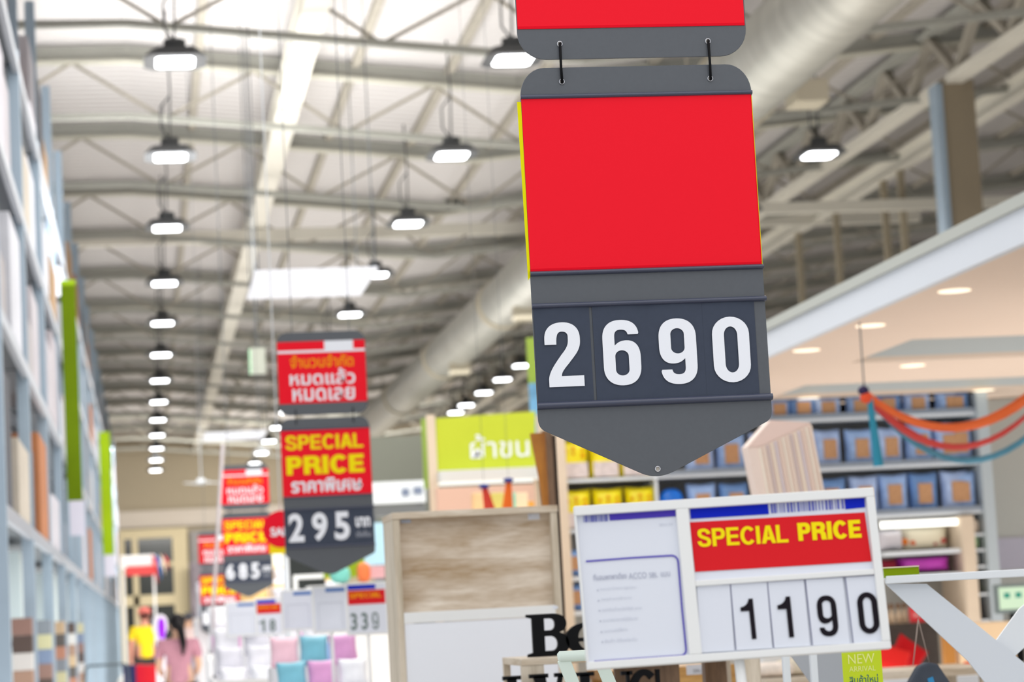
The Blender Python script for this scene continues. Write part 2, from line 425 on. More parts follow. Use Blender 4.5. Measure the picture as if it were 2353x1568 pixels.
struct(MB().box(24, 24.2, 10, 96, 0, 10.2).build('wall_right', M_WALLTOP))
tb = MB().box(-3.0, 23.8, 94.6, 94.95, 8.15, 8.4); struct(tb.build('trim_1', M_WALL))
tb = MB().box(-3.0, 9.0, 94.75, 94.97, 5.32, 5.95); struct(tb.build('trim_2', mat('pale_wall_band', (206, 196, 184), 0.7)))

# roof trusses
def truss(y, i):
    t = thing('roof_truss', 'grey steel roof truss crossing the whole hall, %s of the visible ones' % ORD[i], 'roof truss', (0, y, 8.2), group='steel trusses across the hall')
    pts = [-3.0, 0, 5, 14, 23.5]
    c1 = MB(); c2 = MB(); w = MB()
    for a, c in zip(pts[:-1], pts[1:]):
        za, zc = roofz(a) - 8.2, roofz(c) - 8.2
        c1.bar((a, 0, za + 0.10), (c, 0, zc + 0.10), 0.10, 0.20, 0)
        c1.bar((a, 0, za), (c, 0, zc), 0.20, 0.03, 1)
        c2.bar((a, 0, za - 0.70), (c, 0, zc - 0.70), 0.10, 0.08, 0)
    x = -3.0; up = True
    while x < 22.8:
        x2 = min(x + 1.15, 23.4)
        z1 = roofz(x) - 8.2 - (0 if up else 0.70); z2 = roofz(x2) - 8.2 - (0.70 if up else 0)
        w.bar((x, 0, z1), (x2, 0, z2), 0.04, 0.04); x = x2; up = not up
    c1.build('top_chord', [M_ROOFSTEEL, mat('light_flange', (196, 194, 180), 0.5)], t); c2.build('bottom_chord', M_ROOFSTEEL, t); w.build('web', M_ROOFDK, t)
    return t
for i, y in enumerate(YB[2:]): truss(y, i)
# purlins running down the hall between the trusses
k = 0
for j, x in enumerate([0.9, 2.9, 4.1, 5.3, 6.8, 8.3, 9.8, 11.4, 13, 15, 17, 19, 21]):
    p = MB().box(x - 0.05, x + 0.05, 14, 94.5, roofz(x) + 0.14, roofz(x) + 0.235)
    o = recentre(p.build('roof_purlin', M_ROOFDK))
    nm = ['leftmost', 'second from left', 'third from left', 'fourth from left', 'fifth from left', 'sixth from left', 'seventh from left', 'eighth from left',
          'ninth from left', 'tenth from left', 'eleventh from left', 'twelfth from left', 'thirteenth from left'][j]
    tag(o, 'thin steel purlin running lengthwise under the corrugated roof, ' + nm, 'purlin', 'purlins under the roof')
# cream girder running down the hall
g = MB().box(1.88, 2.18, 18, 94.9, 8.02, 8.05).box(1.88, 2.18, 18, 94.9, 8.30, 8.33).box(2.01, 2.05, 18, 94.9, 8.05, 8.30)
for q in range(15):
    g.box(1.93, 2.13, 20 + q * 4.87, 20.06 + q * 4.87, 8.05, 8.30)
o = recentre(g.build('long_girder', M_GIRDER)); tag(o, 'long cream painted steel girder running down the hall above the main aisle', 'beam')
# lattice girder and lower beam over the right side
t = thing('lattice_girder', 'long steel lattice girder over the shop area, carried by the square column', 'beam', (10.5, 20, 7.9))
MB().box(-.12, .12, 0, 72, 0, 0.10).build('bottom_chord', [M_GIRDER], t)
MB().box(-.12, .12, 0, 72, .78, .86).build('top_chord', M_ROOFSTEEL, t)
w = MB()
for q in range(36):
    w.bar((0, q * 2, .1), (0, q * 2 + 1, .78), .12, .10); w.bar((0, q * 2 + 1, .78), (0, q * 2 + 2, .1), .12, .10)
w.build('web', M_ROOFDK, t)
o = recentre(MB().box(11.55, 11.75, 18, 94, 7.85, 7.88).box(11.55, 11.75, 18, 94, 8.1, 8.13).box(11.63, 11.67, 18, 94, 7.88, 8.1).build('long_beam', M_GIRDER))
tag(o, 'plain steel beam running lengthwise just right of the lattice girder', 'beam')
tb = thing('tie_beam', 'pale horizontal tie beam crossing above the hanging signs', 'beam', (0, 41.1, 7.8))
MB().box(-2.0, 13.5, -.09, .09, 0, .2).build('beam_body', M_GIRDER, tb)
tb = thing('tie_beam', 'pale horizontal tie beam meeting the square column on the right', 'beam', (0, 36.0, 7.2))
MB().box(9.3, 20, -.09, .09, 0, .16).build('beam_body', M_GIRDER, tb)
c = thing('steel_column', 'tall boxed steel column rising behind the shop ceiling at right', 'column', (10.5, 30.3, 0))
MB().box(-.17, .27, -.12, .12, 0, 7.95).build('shaft', mat('column_paint', (150, 138, 118), .6, var=.05, scale=1), c)
MB().box(-.25, -.17, -.16, .16, 0, 7.9).build('flange', M_STEEL, c)

# round duct
t = thing('air_duct', 'huge round galvanised air duct running down the hall right of the signs', 'duct', (6.5, 17, 6.95))
MB().tube([(0, 0, 0), (0, 56, 0)], 0.44, 28).build('duct_pipe', M_DUCT, t)
for q in range(6):
    MB().tube([(0, 8.5 + q * 9, 0), (0, 8.8 + q * 9, 0)], 0.47, 28).build('collar', mat('duct_collar', (198, 190, 170), .5), t)
for q in range(6):
    for s_ in (-.46, .46): MB().bar((s_, 9 + q * 9, 0), (s_, 9 + q * 9, roofz(6.5 + s_) + .235 - 6.95), .02).build('hanger', M_ROOFDK, t)
for q in (15, 24, 33):
    MB().box(-.2, .2, q, q + .35, -.62, -.38).build('outlet', mat('duct_collar', (198, 190, 170)), t)
o = recentre(MB().box(at(1865, 200, 26).x - .02, at(1865, 200, 26).x + .02, 26.2, 26.24, at(1860, 180, 26).z, roofz(at(1865, 200, 26).x) + .235).box(*sorted((at(1830, 200, 26).x, at(1905, 200, 26).x)), 26, 26.5, at(1860, 232, 26).z, at(1860, 180, 26).z).build('junction_box', mat('duct_collar', (198, 190, 170)), None, .01))
tag(o, 'beige metal box hanging beside the duct, top right', 'box')

# high bay lamps
def lamp(x, y, z, label, group):
    t = thing('high_bay_lamp', label, 'lamp', (x, y, z), group=group)
    h = MB()
    oc = [(-.22, -.36), (.22, -.36), (.31, -.24), (.31, .24), (.22, .36), (-.22, .36), (-.31, .24), (-.31, -.24)]
    h.add([(a, b_, 0) for a, b_ in oc] + [(a * .72, b_ * .72, .10) for a, b_ in oc],
          [list(range(8))[::-1], list(range(8, 16))] + [(i, (i + 1) % 8, 8 + (i + 1) % 8, 8 + i) for i in range(8)])
    h.tube([(0, 0, .10), (0, 0, .22)], .11, 12)
    h.build('housing', M_LAMPBODY, t)
    l = MB(); lc = [(-.15, -.22), (.15, -.22), (.19, -.17), (.19, .17), (.15, .22), (-.15, .22), (-.19, .17), (-.19, -.17)]
    l.add([(a, b_, -.012) for a, b_ in lc] + [(a, b_, 0) for a, b_ in lc],
          [list(range(8))[::-1], list(range(8, 16))] + [(i, (i + 1) % 8, 8 + (i + 1) % 8, 8 + i) for i in range(8)])
    l.build('lens', M_LAMP, t)
    MB().tube([(0, 0, .22), (.02, 0, .8), (0, 0, roofz(x) + .236 - z)], .012, 6).tube([(.02, 0, .75), (-.10, 0, .6), (-.10, 0, .35), (-.02, 0, .24)], .012, 6).build('suspension_cable', M_LAMPBODY, t)
    return t
L0 = lamp(0.47, 24.4, 7.05, 'glowing high bay lamp above the left aisle, nearest of its row', 'left row of high bay lamps')
for i in range(1, 13):
    dup(L0, (0.47, 24.4 + 5.33 * i - (.3 if i in (1, 2) else 0), 7.05), 'glowing high bay lamp above the left aisle, %s of its row' % ORD[i])
L1 = lamp(3.9, 24.6, 7.05, 'glowing high bay lamp left of the big red sign, nearest of the middle row', 'middle row of high bay lamps')
for i in range(1, 13):
    dup(L1, (3.9, 24.6 + 5.2 * i, 7.05), 'glowing high bay lamp in the middle row, %s of its row' % ORD[i])
L2 = lamp(8.72, 30.4, 7.05, 'glowing high bay lamp right of the big red sign, nearest of the right row', 'right row of high bay lamps')
for i, yl in enumerate((34.8, 39.5, 44.5, 49.5, 53.0, 56.1, 59.3, 62.7, 66.3, 68.6), 1):
    dup(L2, (8.72, yl, 7.05), 'glowing high bay lamp in the right row, %s of its row' % ORD[i])

# ------------------------------------------------------------------ hanging price signs (one row down the aisle)
GZ = 0.0
def rounded_board(x0, x1, z0, z1, rx, rz, top, bottom):
    p = []
    if bottom: p += arc(x0 + rx, z0 + rz, rx, rz, 180, 270, 8) + arc(x1 - rx, z0 + rz, rx, rz, 270, 360, 8)
    else: p += [(x0, z0), (x1, z0)]
    if top: p += arc(x1 - rx, z1 - rz, rx, rz, 0, 90, 8) + arc(x0 + rx, z1 - rz, rx, rz, 90, 180, 8)
    else: p += [(x1, z1), (x0, z1)]
    return p
def eyelet(x, z, parent, y=-0.003):
    n = 20; vs = []; R1, R2 = 0.0055, 0.0032
    for j in range(7):
        a = PI * j / 6
        r = (R1 + R2) / 2 + (R1 - R2) / 2 * math.cos(a); d = -(R1 - R2) / 2 * math.sin(a)
        for i in range(n): vs.append((x + r * math.cos(2 * PI * i / n), y + d, z + r * math.sin(2 * PI * i / n)))
    fs = [(j * n + i, j * n + (i + 1) % n, (j + 1) * n + (i + 1) % n, (j + 1) * n + i) for j in range(6) for i in range(n)]
    e = MB(); e.add(vs, fs, 0, True)
    e.add([(x + R2 * math.cos(2 * PI * i / n), y + .0005, z + R2 * math.sin(2 * PI * i / n)) for i in range(n)], [list(range(n))], 1)
    return e.build('eyelet', [M_CHROME, mat('eyelet_gap', (176, 170, 160), .6)], parent)
def rail(z0, z1, x0, x1, parent, lip=0.006):
    r = MB(); n = 8; zc = (z0 + z1) / 2; h = (z1 - z0) / 2
    prof = [(-0.002 - lip * math.sin(PI * i / n), zc + h * math.cos(PI * i / n)) for i in range(n + 1)]
    vs = [(x0, y, z) for y, z in prof] + [(x1, y, z) for y, z in prof]; N = n + 1
    r.add(vs, [(i, i + 1, N + i + 1, N + i) for i in range(n)] , 0, True)
    r.add([(x0, y, z) for y, z in prof], [list(range(N))]); r.add([(x1, y, z) for y, z in prof], [list(range(N))[::-1]])
    return r.build('rail', M_RAIL, parent)
def sign_pair(Y, X, dz, where, digits, far=True, red=None, dark=False):
    """an upper board and, hung beneath it, the pointed price board; X is the left edge, local x 0..0.423"""
    mred = red or M_RED
    up = thing('hanging_header_board', 'grey hanging header board with a red insert, ' + where, 'hanging sign', (X, Y, 2.428 + dz), group='hanging header boards')
    MB().prism(rounded_board(0, .420, 0, .395 if far else .56, .05, .05, True, True), -.002, .002).build('board', M_BOARD, up, .0006, 1)
    top = .350 if far else .52
    flat('insert', .001, .418, .056, top, -.0032, mred, up)
    if far:
        flat('white_band', .001, .418, .296, .308, -.0040, M_WTXT, up)
        flat('white_band', .225, .362, .308, .350, -.0040, M_WTXT, up)
        text('จำนวนจำกัด', 'lettering', .060, .360, .225, .285, -.0045, M_OTXT, up, 0.015)
        text('หมดแล้ว', 'lettering', .055, .365, .142, .218, -.0045, M_WTXT, up, 0.02)
        text('หมดเลย', 'lettering', .065, .360, .066, .126, -.0045, M_WTXT, up, 0.02)
        for q in (.075, .347):
            MB().tube([(q, 0, .37), (q, 0, roofz(X) - 2.428 - dz)], .0022, 6).build('hanging_wire', M_STEELDK, up)
    else:
        flat('insert_edge', .001, .418, .0565, .061, -.0036, M_REDDK, up)
        for q in (.075, .347):
            MB().tube([(q, 0, .54), (q, 0, roofz(X) - 2.428 - dz)], .0022, 6).build('hanging_wire', M_STEELDK, up)
    if not far:
        for q in (.076, .348): eyelet(q, .028, up)
    lo = thing('price_board', 'grey pointed hanging price board with red insert, ' + where, 'hanging sign', (X, Y, 1.674 + dz), group='pointed hanging price boards')
    # outline, local z 0 = lowest point
    H = 0.739; S = 0.101
    p = bez((.180, .006), (.198, -.002), (.218, -.002), (.236, .006), 8)
    p += bez((.412, .088), (.4205, .093), (.423, .100), (.423, .112), 6)
    p += arc(.423 - .045, H - .052, .045, .052, 0, 90, 10) + arc(.045, H - .052, .045, .052, 90, 180, 10)
    p += bez((0, .112), (0, .100), (.003, .093), (.011, .088), 6)
    MB().prism(p, -.002, .002).build('board', M_BOARD, lo, .0006, 1)
    flat('insert', .0005, .4215, .370, .684, -.0034, mred, lo)
    if not far:
        flat('insert_edge', .0005, .4215, .3725, .3765, -.0038, M_REDDK, lo)
        flat('insert_edge', .4200, .4215, .376, .684, -.0038, M_REDDK, lo)
        yb = MB().add([(-.0072, -.0026, .678), (.000, -.0026, .678), (.000, -.0026, .362), (-.0045, -.0026, .356), (-.0072, -.0020, .678), (.000, -.0020, .678), (.000, -.0020, .362), (-.0045, -.0020, .356)],
                      [(0, 1, 2, 3), (7, 6, 5, 4), (0, 3, 7, 4), (0, 4, 5, 1), (1, 5, 6, 2), (2, 6, 7, 3)])
        yb.build('backing_sheet', M_YEL, lo)
        flat('backing_sheet', .4215, .4228, .37, .68, -.0030, M_YEL, lo)
    rail(.682, .6905, -.0005, .4235, lo)
    rail(.363, .372, -.0005, .4235, lo, .008)
    rail(.3045, .3145, -.0005, .4245, lo, .009)
    rail(.126, .139, -.0005, .4245, lo, .010)
    if not far:
        for q in (.076, .348): eyelet(q, .713, lo)
        eyelet(.209, .0125, lo)
        for q, q2 in ((.076, .075), (.348, .348)):
            MB().tube([(q, -.006, .711), (q2, -.008, .74), (q, -.006, .783)], .0024, 8).tube([(q, -.0062, .711), (q, .004, .712)], .002, 6).build('tie_cord', M_BLACK, lo)
    else:
        for q in (.076, .348):
            MB().tube([(q, -.004, .711), (q, -.004, .783)], .0024, 6).build('tie_cord', M_BLACK, lo)
    if not far:
        cards = [(.002, .1015, 0.35), (.1070, .2075, -0.3), (.2055, .3055, 0.55), (.3030, .4020, -0.25)]
        px = [(1251, 1338, 742, 890), (1384, 1470, 736.5, 887), (1513, 1599, 733, 884), (1636, 1721, 729, 880)]
        for (a, c_, tl), ch, (q0, q1, r0, r1) in zip(cards, digits, px):
            cd = MB(); n = 6
            # a slightly bowed thin card
            fr = []; z0, z1 = .136, .307
            for i in range(n + 1):
                u = i / n; fr.append((a + (c_ - a) * u, -.0035 - .0016 * math.sin(PI * u) - abs(tl) * .002 * (u if tl > 0 else 1 - u)))
            vs = [(x, y, z0) for x, y in fr] + [(x, y, z1) for x, y in fr]
            vs += [(x, y + .0005, z0) for x, y in fr] + [(x, y + .0005, z1) for x, y in fr]; N = n + 1
            cd.add(vs, [(i, i + 1, N + i + 1, N + i) for i in range(n)] + [(2 * N + i, 3 * N + i, 3 * N + i + 1, 2 * N + i + 1) for i in range(n)] +
                   [(0, N, 3 * N, 2 * N), (n, 2 * N + n, 3 * N + n, N + n)], 0, False)
            co = cd.build('digit_card', M_DIGITCARD, lo)
            A = at(q0, (r0 + r1) / 2, Y) - lo.location; B = at(q1, (r0 + r1) / 2, Y) - lo.location
            T = at((q0 + q1) / 2, r0, Y) - lo.location; Bt = at((q0 + q1) / 2, r1, Y) - lo.location
            figure(ch, A.x, B.x, Bt.z, T.z, -.0075, M_WTXT, co)
    else:
        flat('digit_strip', .002, .420, .136, .307, -.0040, M_DIGITCARD, lo)
        w = .0
        xs_ = [.02, .13, .235]
        for ch, x in zip(digits, xs_):
            text(ch, 'digit', x, x + .072, .158, .292, -.0050, M_WTXT, lo, 0.035)
        text('บาท', 'lettering', .335, .405, .215, .262, -.0050, M_WTXT, lo, 0.05)
        text('ต่อชิ้น', 'lettering', .335, .405, .168, .200, -.0050, mat('grey_print', (150, 154, 165)), lo, 0.03)
        gtext('SPECIAL', .022, .388, .590, .660, -.0045, M_YTXT, lo, .20)
        gtext('PRICE', .022, .388, .472, .562, -.0045, M_YTXT, lo, .26)
        text('ราคาพิเศษ', 'lettering', .040, .375, .388, .455, -.0045, M_WTXT, lo, 0.03)
    return up, lo
sign_pair(4.30, 0.6915, 0.0, 'nearest and sharpest of the row of signs', '2690', far=False)
sign_pair(11.7, 0.650, -0.006, 'second of the row, with 295 beneath it', '295')
sign_pair(21.7, 0.668, 0.02, 'third of the row, with 685 beneath it', '685')
sign_pair(26.9, 0.565, -0.35, 'farthest, half hidden behind the third', '199', red=mat('dull_red_panel', (200, 40, 48), .6))

# ------------------------------------------------------------------ white price frame on its post
FC = Vector((0.7587, 3.1875, 1.4789)); FE = (math.radians(-6.83), math.radians(-0.83), math.radians(-3.007))
pf = thing('price_display', 'large white plastic price frame reading SPECIAL PRICE 1190, tilted, in the foreground', 'price sign', FC, FE)
bpy.context.view_layer.update()
from mathutils import Euler
FR = Euler(FE, 'XYZ').to_matrix()
def fl(px, py):
    """(x, z) on the frame's face of the point the photograph shows at (px, py)"""
    d = RM @ Vector((px - PCX, PCY - py, -FPX)); n = FR @ Vector((0, 1, 0))
    k = (FC - EYE).dot(n) / d.dot(n)
    q = FR.transposed() @ (EYE + d * k - FC)
    return q.x, q.z
def fquad(name, pts, y, m, th=.0006, parent=None):
    return MB().prism([fl(*p) for p in pts][::-1], y, y + th).build(name, m, parent or pf)
OW, OH = .2005, .1070
ob = MB()
xi0 = fl(1338, 1350)[0]; xm0 = fl(1569, 1350)[0]; xm1 = fl(1598, 1350)[0]; xi1 = OW - .0115
zt = OH - .0125; zb = -OH + .010
ob.box(-OW, OW, -.004, .010, zt, OH); ob.box(-OW, OW, -.004, .010, -OH, zb)
ob.box(-OW, xi0, -.004, .010, zb, zt); ob.box(xm0, xm1, -.004, .010, zb, zt); ob.box(xi1, OW, -.004, .010, zb, zt)
zr1 = fl(1800, 1322)[1]; zr0 = fl(1800, 1335)[1]
ob.box(xm1, xi1, -.003, .010, zr0, zr1)
ob.build('frame', M_FRAME, pf, .0022, 3)
MB().box(-OW + .004, OW - .004, .009, .013, -OH + .004, OH - .004).build('back_plate', M_FRAME, pf, .001)
MB().tube([(fl(1700, 1500)[0], .012, -OH + .02), (fl(1700, 1500)[0] + .003, .012, -OH - .12), (fl(1700, 1500)[0] + .01, -.0, -OH - 1.25)], .0068, 16).build('post', M_FRAME, pf)
bs = MB().tube([(fl(1700, 1500)[0] + .012, 0, -OH - 1.25), (fl(1700, 1500)[0] + .012, 0, -OH - 1.262)], .12, 32).build('foot', M_FRAME, pf)
flat('info_card', xi0, xm0, zb, zt, .004, M_PAPER, pf)
flat('price_card', xm1, xi1, zb, zt, .004, M_PAPER, pf)
def chart(y=.0030): return y
fquad('header_band', [(1338, 1179), (1553, 1163), (1553, 1166.5), (1338, 1182)], .0028, M_MAROON)
fquad('header_band', [(1400, 1178), (1553, 1166.5), (1555, 1186), (1402, 1196)], .0028, M_PURPLE)
bc = MB(); x = 1341.0; random.seed(3)
while x < 1398:
    w_ = random.choice([1.0, 1.6, 2.4]); bc.prism([fl(*p) for p in ((x, 1181 - (x - 1341) * .05), (x + w_, 1181 - (x - 1341) * .05), (x + w_ + 1, 1200 - (x - 1341) * .05), (x + 1, 1200 - (x - 1341) * .05))][::-1], .0028, .0034); x += w_ + random.choice([1.2, 1.8, 2.8])
bc.build('barcode', M_BARS, pf)
# rounded violet border of the info card (open to the left)
def fpath(pts, w, m, y=.0026, name='border_line'):
    q = [Vector(fl(*p)) for p in pts]; vs = []
    for i, p in enumerate(q):
        d = (q[min(i + 1, len(q) - 1)] - q[max(i - 1, 0)]).normalized(); n = Vector((-d.y, d.x)) * w / 2
        vs += [(p.x + n.x, y, p.y + n.y), (p.x - n.x, y, p.y - n.y)]
    return MB().add(vs, [(2 * i, 2 * i + 1, 2 * i + 3, 2 * i + 2) for i in range(len(q) - 1)]).build(name, m, pf)
bl = [(1347, 1290), (1450, 1282), (1543, 1276.5)] + bez((1543, 1276.5), (1553, 1276.5), (1558, 1283), (1559, 1291), 8) + [(1568, 1400), (1577, 1490)] + bez((1577, 1490), (1578, 1500), (1574, 1505), (1566, 1506.5), 8) + [(1366, 1520.5)]
fpath(bl, .0021, M_PURPLE)
def ftext(s, px0, px1, pyl, pyr, h, m, bold=0.0, y=.0028, par=None):
    """text whose baseline runs from (px0, pyl) to (px1, pyr); h = cap height in pixels"""
    x0, z0 = fl(px0, pyl); x1, z1 = fl(px1, pyr); _, zt_ = fl(px0, pyl - h)
    o = text(s, 'lettering', 0, x1 - x0, 0, zt_ - z0, 0, m, par or pf, bold)
    o.location = (x0, y, z0); o.rotation_euler = (0, -math.atan2(z1 - z0, x1 - x0), 0)
    return o
ftext('ที่นอนพกพาเตียง', 1365, 1441, 1334, 1329, 15, M_GTXT, .01)
ftext('ACCO', 1446, 1487, 1331, 1328, 14, M_GTXT)
ftext('SBL', 1493, 1513, 1327.5, 1326, 12, M_GTXT)
ftext('แบบ', 1520, 1541, 1325.5, 1324, 11, M_GTXT)
for (yy, s, ln) in ((1358, 'ขนาดกว้างยาวสูงเซน', 1462), (1382, 'วัสดุทำจากผ้านวม', 1452), (1405, 'รองรับน้ำหนักได้ดี มาก', 1475), (1429, 'ระบายอากาศได้ดีมาก', 1466), (1454, 'ทนทานต่อใช้งาน', 1443), (1477, 'สินค้า มีรับประกัน', 1465)):
    x0 = 1372 + (yy - 1358) * .09
    ftext('•', x0, x0 + 4, yy, yy, 3, M_GTXT)
    ftext(s, x0 + 8, ln, yy, yy - 5, 8, M_GTXT2)
ftext('SKU 02', 1516, 1547, 1208, 1206, 5, M_GTXT2)
fquad('price_band', [(1586, 1163), (1765, 1151.5), (1768, 1181), (1588, 1192)], .0028, M_BLUE)
fquad('price_band', [(1941, 1141), (1987, 1137), (1989, 1165.5), (1944, 1170)], .0028, M_BLUE)
bc = MB(); x = 1771.0
while x < 1936:
    w_ = random.choice([1.2, 2.2, 4.5]); y0 = 1151 - (x - 1771) * .064
    bc.prism([fl(*p) for p in ((x, y0), (x + w_, y0 - w_ * .06), (x + w_ + 2.4, y0 + 28), (x + 2.4, y0 + 28))][::-1], .0028, .0034); x += w_ + random.choice([2.2, 3.5, 5.5])
bc.build('barcode', M_BARS, pf)
fquad('price_band', [(1586, 1200), (1988, 1177), (2004, 1290), (1598, 1314)], .0028, mat('red_price_label', (222, 32, 40), .6))
for s_, a_, b_, ya, yb, h_, wt in (('SPECIAL', 1605, 1813, 1258, 1247, 43, .20), ('PRICE', 1836, 1981, 1244, 1236, 43, .25)):
    q0 = fl(a_, ya); q1 = fl(b_, yb); o = gtext(s_, 0, q1[0] - q0[0], 0, fl(a_, ya - h_)[1] - q0[1], 0, M_YTXT, pf, wt)
    o.location = (q0[0], .0020, q0[1]); o.rotation_euler = (0, -math.atan2(q1[1] - q0[1], q1[0] - q0[0]), 0)
# price digits on slim cards
cx_ = [(1601, 1677), (1680, 1762), (1765, 1847), (1852, 1936), (1944, 2018)]
for i, (a, c_) in enumerate(cx_):
    yt0 = 1346 - (a - 1601) * .063; yt1 = 1346 - (c_ - 1601) * .063
    dx = 11 + 2 * i
    fquad('digit_card', [(a, yt0), (c_, yt1), (c_ + dx, 1500 - (c_ - 1601) * .062), (a + dx, 1500 - (a - 1601) * .062)], .0012 - .0004 * (i % 2), M_PAPER)
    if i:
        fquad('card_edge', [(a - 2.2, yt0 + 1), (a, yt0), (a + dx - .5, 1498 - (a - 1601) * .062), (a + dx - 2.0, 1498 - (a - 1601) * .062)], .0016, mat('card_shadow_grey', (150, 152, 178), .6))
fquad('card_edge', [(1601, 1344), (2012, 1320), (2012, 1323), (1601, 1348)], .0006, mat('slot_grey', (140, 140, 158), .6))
for ch, (x0, x1, y0, y1) in zip('1190', [(1701, 1737, 1377, 1470), (1786, 1823, 1372, 1466), (1877, 1926, 1369, 1463), (1970, 2020, 1361.5, 1457)]):
    (ax, az) = fl((x0 + x1) / 2 - (y1 - y0) * .035, y0); (bx, bz) = fl((x0 + x1) / 2 + (y1 - y0) * .035, y1)
    w_ = fl(x1 - 2, y1)[0] - fl(x0 + 2, y1)[0]
    if ch == '1': w_ *= .95
    xm = (ax + bx) / 2
    figure(ch, xm - w_ / 2, xm + w_ / 2, bz, az, -.0003, M_BTXT, pf, t=.28, tv=.125)

# ------------------------------------------------------------------ oak hutch behind the frame
c = thing('oak_hutch', 'washed oak hutch with white cupboard below, left of the large white price frame', 'cabinet', (0.745, 7.5, 0))
W_, D_, Ht = .505, .32, 1.766
MB().box(0, .020, 0, D_, 0, Ht - .02).build('side_panel', M_OAKV, c, .001)
MB().box(W_ - .020, W_, 0, D_, 0, Ht - .02).build('side_panel', M_OAKV, c, .001)
MB().box(-.002, W_ + .002, -.004, D_, Ht - .02, Ht).build('top_panel', M_OAK, c, .001)
zs = at(1100, 1400, 7.5).z; zs0 = at(1100, 1428, 7.5).z
MB().box(.020, W_ - .020, .045, .06, zs, Ht - .02).build('back_panel', wood('washed_oak_panel', (168, 140, 104), (234, 222, 206), scale=2.3, stretch=(1, 1, 6)), c)
MB().box(.020, W_ - .020, .0, D_, zs0 + .004, zs).build('shelf', M_FRAME, c, .002)
dr = MB().box(.0205, W_ - .0205, .004, .022, .08, zs0 + .003).build('door', mat('white_laminate', (238, 241, 248), .35), c, .001)
MB().box(.20, .30, -.006, .004, 1.02, 1.03).build('handle', M_CHROME, dr)
MB().box(0.02, W_ - .02, .02, D_, 0, .08).build('plinth', M_OAK, c)
def stick(px0, px1, py0, py1, Y, dy, nm, m, par):
    A = at(px0, py1, Y); B = at(px1, py0, Y); o = par.location
    return MB().box(A.x - o.x, B.x - o.x, dy, dy + .0005, A.z - o.z, B.z - o.z).build(nm, m, par)
stick(1214, 1240, 1180, 1195, 7.54, .0435, 'sticker', M_PAPER, c)
for q in range(9): stick(1218 + q * 2.2, 1219 + q * 2.2, 1182, 1187, 7.54, .043, 'barcode', M_GTXT, c) if q == 0 else None
stick(921, 944, 1194, 1203, 7.54, .0435, 'sticker', mat('pale_blue_sticker', (196, 206, 226)), c)
stick(1271, 1282, 1393, 1400, 7.5, -.0008, 'sticker', M_PAPER, c)

# ------------------------------------------------------------------ oak shelf with black words
zt_ = at(1250, 1512, 6.3).z
c = thing('oak_shelf', 'low washed oak shelf carrying the black wooden words, beside the white frame', 'shelf', (at(1197, 1512, 6.3).x, 6.3, 0))
wS = .62
MB().box(0, wS, -.002, .34, zt_ - .018, zt_).build('top_panel', M_OAK, c, .001)
MB().box(0, .058, 0, .018, 0, zt_ - .018).build('leg', M_OAKV, c); MB().box(wS - .058, wS, 0, .018, 0, zt_ - .018).build('leg', M_OAKV, c)
MB().box(0, .018, .32, .34, 0, zt_ - .018).build('leg', M_OAKV, c); MB().box(wS - .018, wS, .32, .34, 0, zt_ - .018).build('leg', M_OAKV, c)
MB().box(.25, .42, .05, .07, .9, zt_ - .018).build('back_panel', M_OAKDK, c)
zsh = zt_ - .16
MB().box(0, wS, -.05, .34, zsh - .015, zsh).build('shelf_board', M_OAK, c)
def slab_outline(w_, h, parts): pass
def serif_B(x0, x1, z0, z1, y0, y1, name, m):
    # slab serif capital B: outline with two counters
    cu = bpy.data.curves.new(name, 'CURVE'); cu.dimensions = '2D'; cu.fill_mode = 'BOTH'; cu.extrude = (y1 - y0) / 2
    out = [(0, 0)] + bez((.60, 0), (.88, 0), (1.0, .10), (1.0, .27)) + bez((1.0, .27), (1.0, .42), (.92, .52), (.78, .55)) + bez((.78, .55), (.90, .59), (.96, .66), (.96, .76)) + \
        bez((.96, .76), (.96, .92), (.82, 1.0), (.60, 1.0)) + [(0, 1.0), (0, .935), (.13, .90), (.13, .10), (0, .065)]
    h1 = [(.42, .61)] + bez((.56, .61), (.66, .62), (.68, .68), (.68, .755)) + bez((.68, .755), (.68, .84), (.64, .885), (.54, .885)) + [(.42, .885)]
    h2 = [(.42, .13)] + bez((.58, .13), (.68, .13), (.73, .20), (.73, .29)) + bez((.73, .29), (.73, .40), (.66, .47), (.56, .47)) + [(.42, .47)]
    for c_ in (out, h1, h2):
        sp = cu.splines.new('POLY'); sp.points.add(len(c_) - 1); sp.use_cyclic_u = True
        for i, (x, yy) in enumerate(c_): sp.points[i].co = (x, yy, 0, 1)
    return cu
def letters(cu, name, x0, x1, z0, z1, y, m, parent):
    me = fit(curve_mesh(cu, name), x0, x1, z0, z1, y); me.materials.clear(); me.materials.append(m)
    o = bpy.data.objects.new(name, me); COL.objects.link(o); o.parent = parent; return o
YW = 6.45
w1 = thing('wooden_word', 'black cut-out wooden word beginning Be standing on top of the oak shelf', 'decoration', (at(1213, 1508, YW).x, YW, zt_))
A = at(1213, 1508, YW); B = at(1303, 1405, YW)
letters(serif_B(0, 1, 0, 1, 0, .018, 'letter', M_BLACK), 'letter', 0, B.x - A.x, 0, B.z - A.z + .0, 0, M_BLACK, w1)
cu = bpy.data.curves.new('letter', 'CURVE'); cu.dimensions = '2D'; cu.fill_mode = 'BOTH'; cu.extrude = .009
for c_ in (arc(.5, .5, .5, .5, 0, 318, 30) + arc(.60, .5, .30, .38, 318, 186, 16) + [(.30, .42), (1.0, .42)], arc(.53, .53, .22, .36, 0, 180, 16)):
    sp = cu.splines.new('POLY'); sp.points.add(len(c_) - 1); sp.use_cyclic_u = True
    for i, (x, yy) in enumerate(c_): sp.points[i].co = (x, yy, 0, 1)
E0 = at(1301, 1508, YW); E1 = at(1392, 1430, YW)
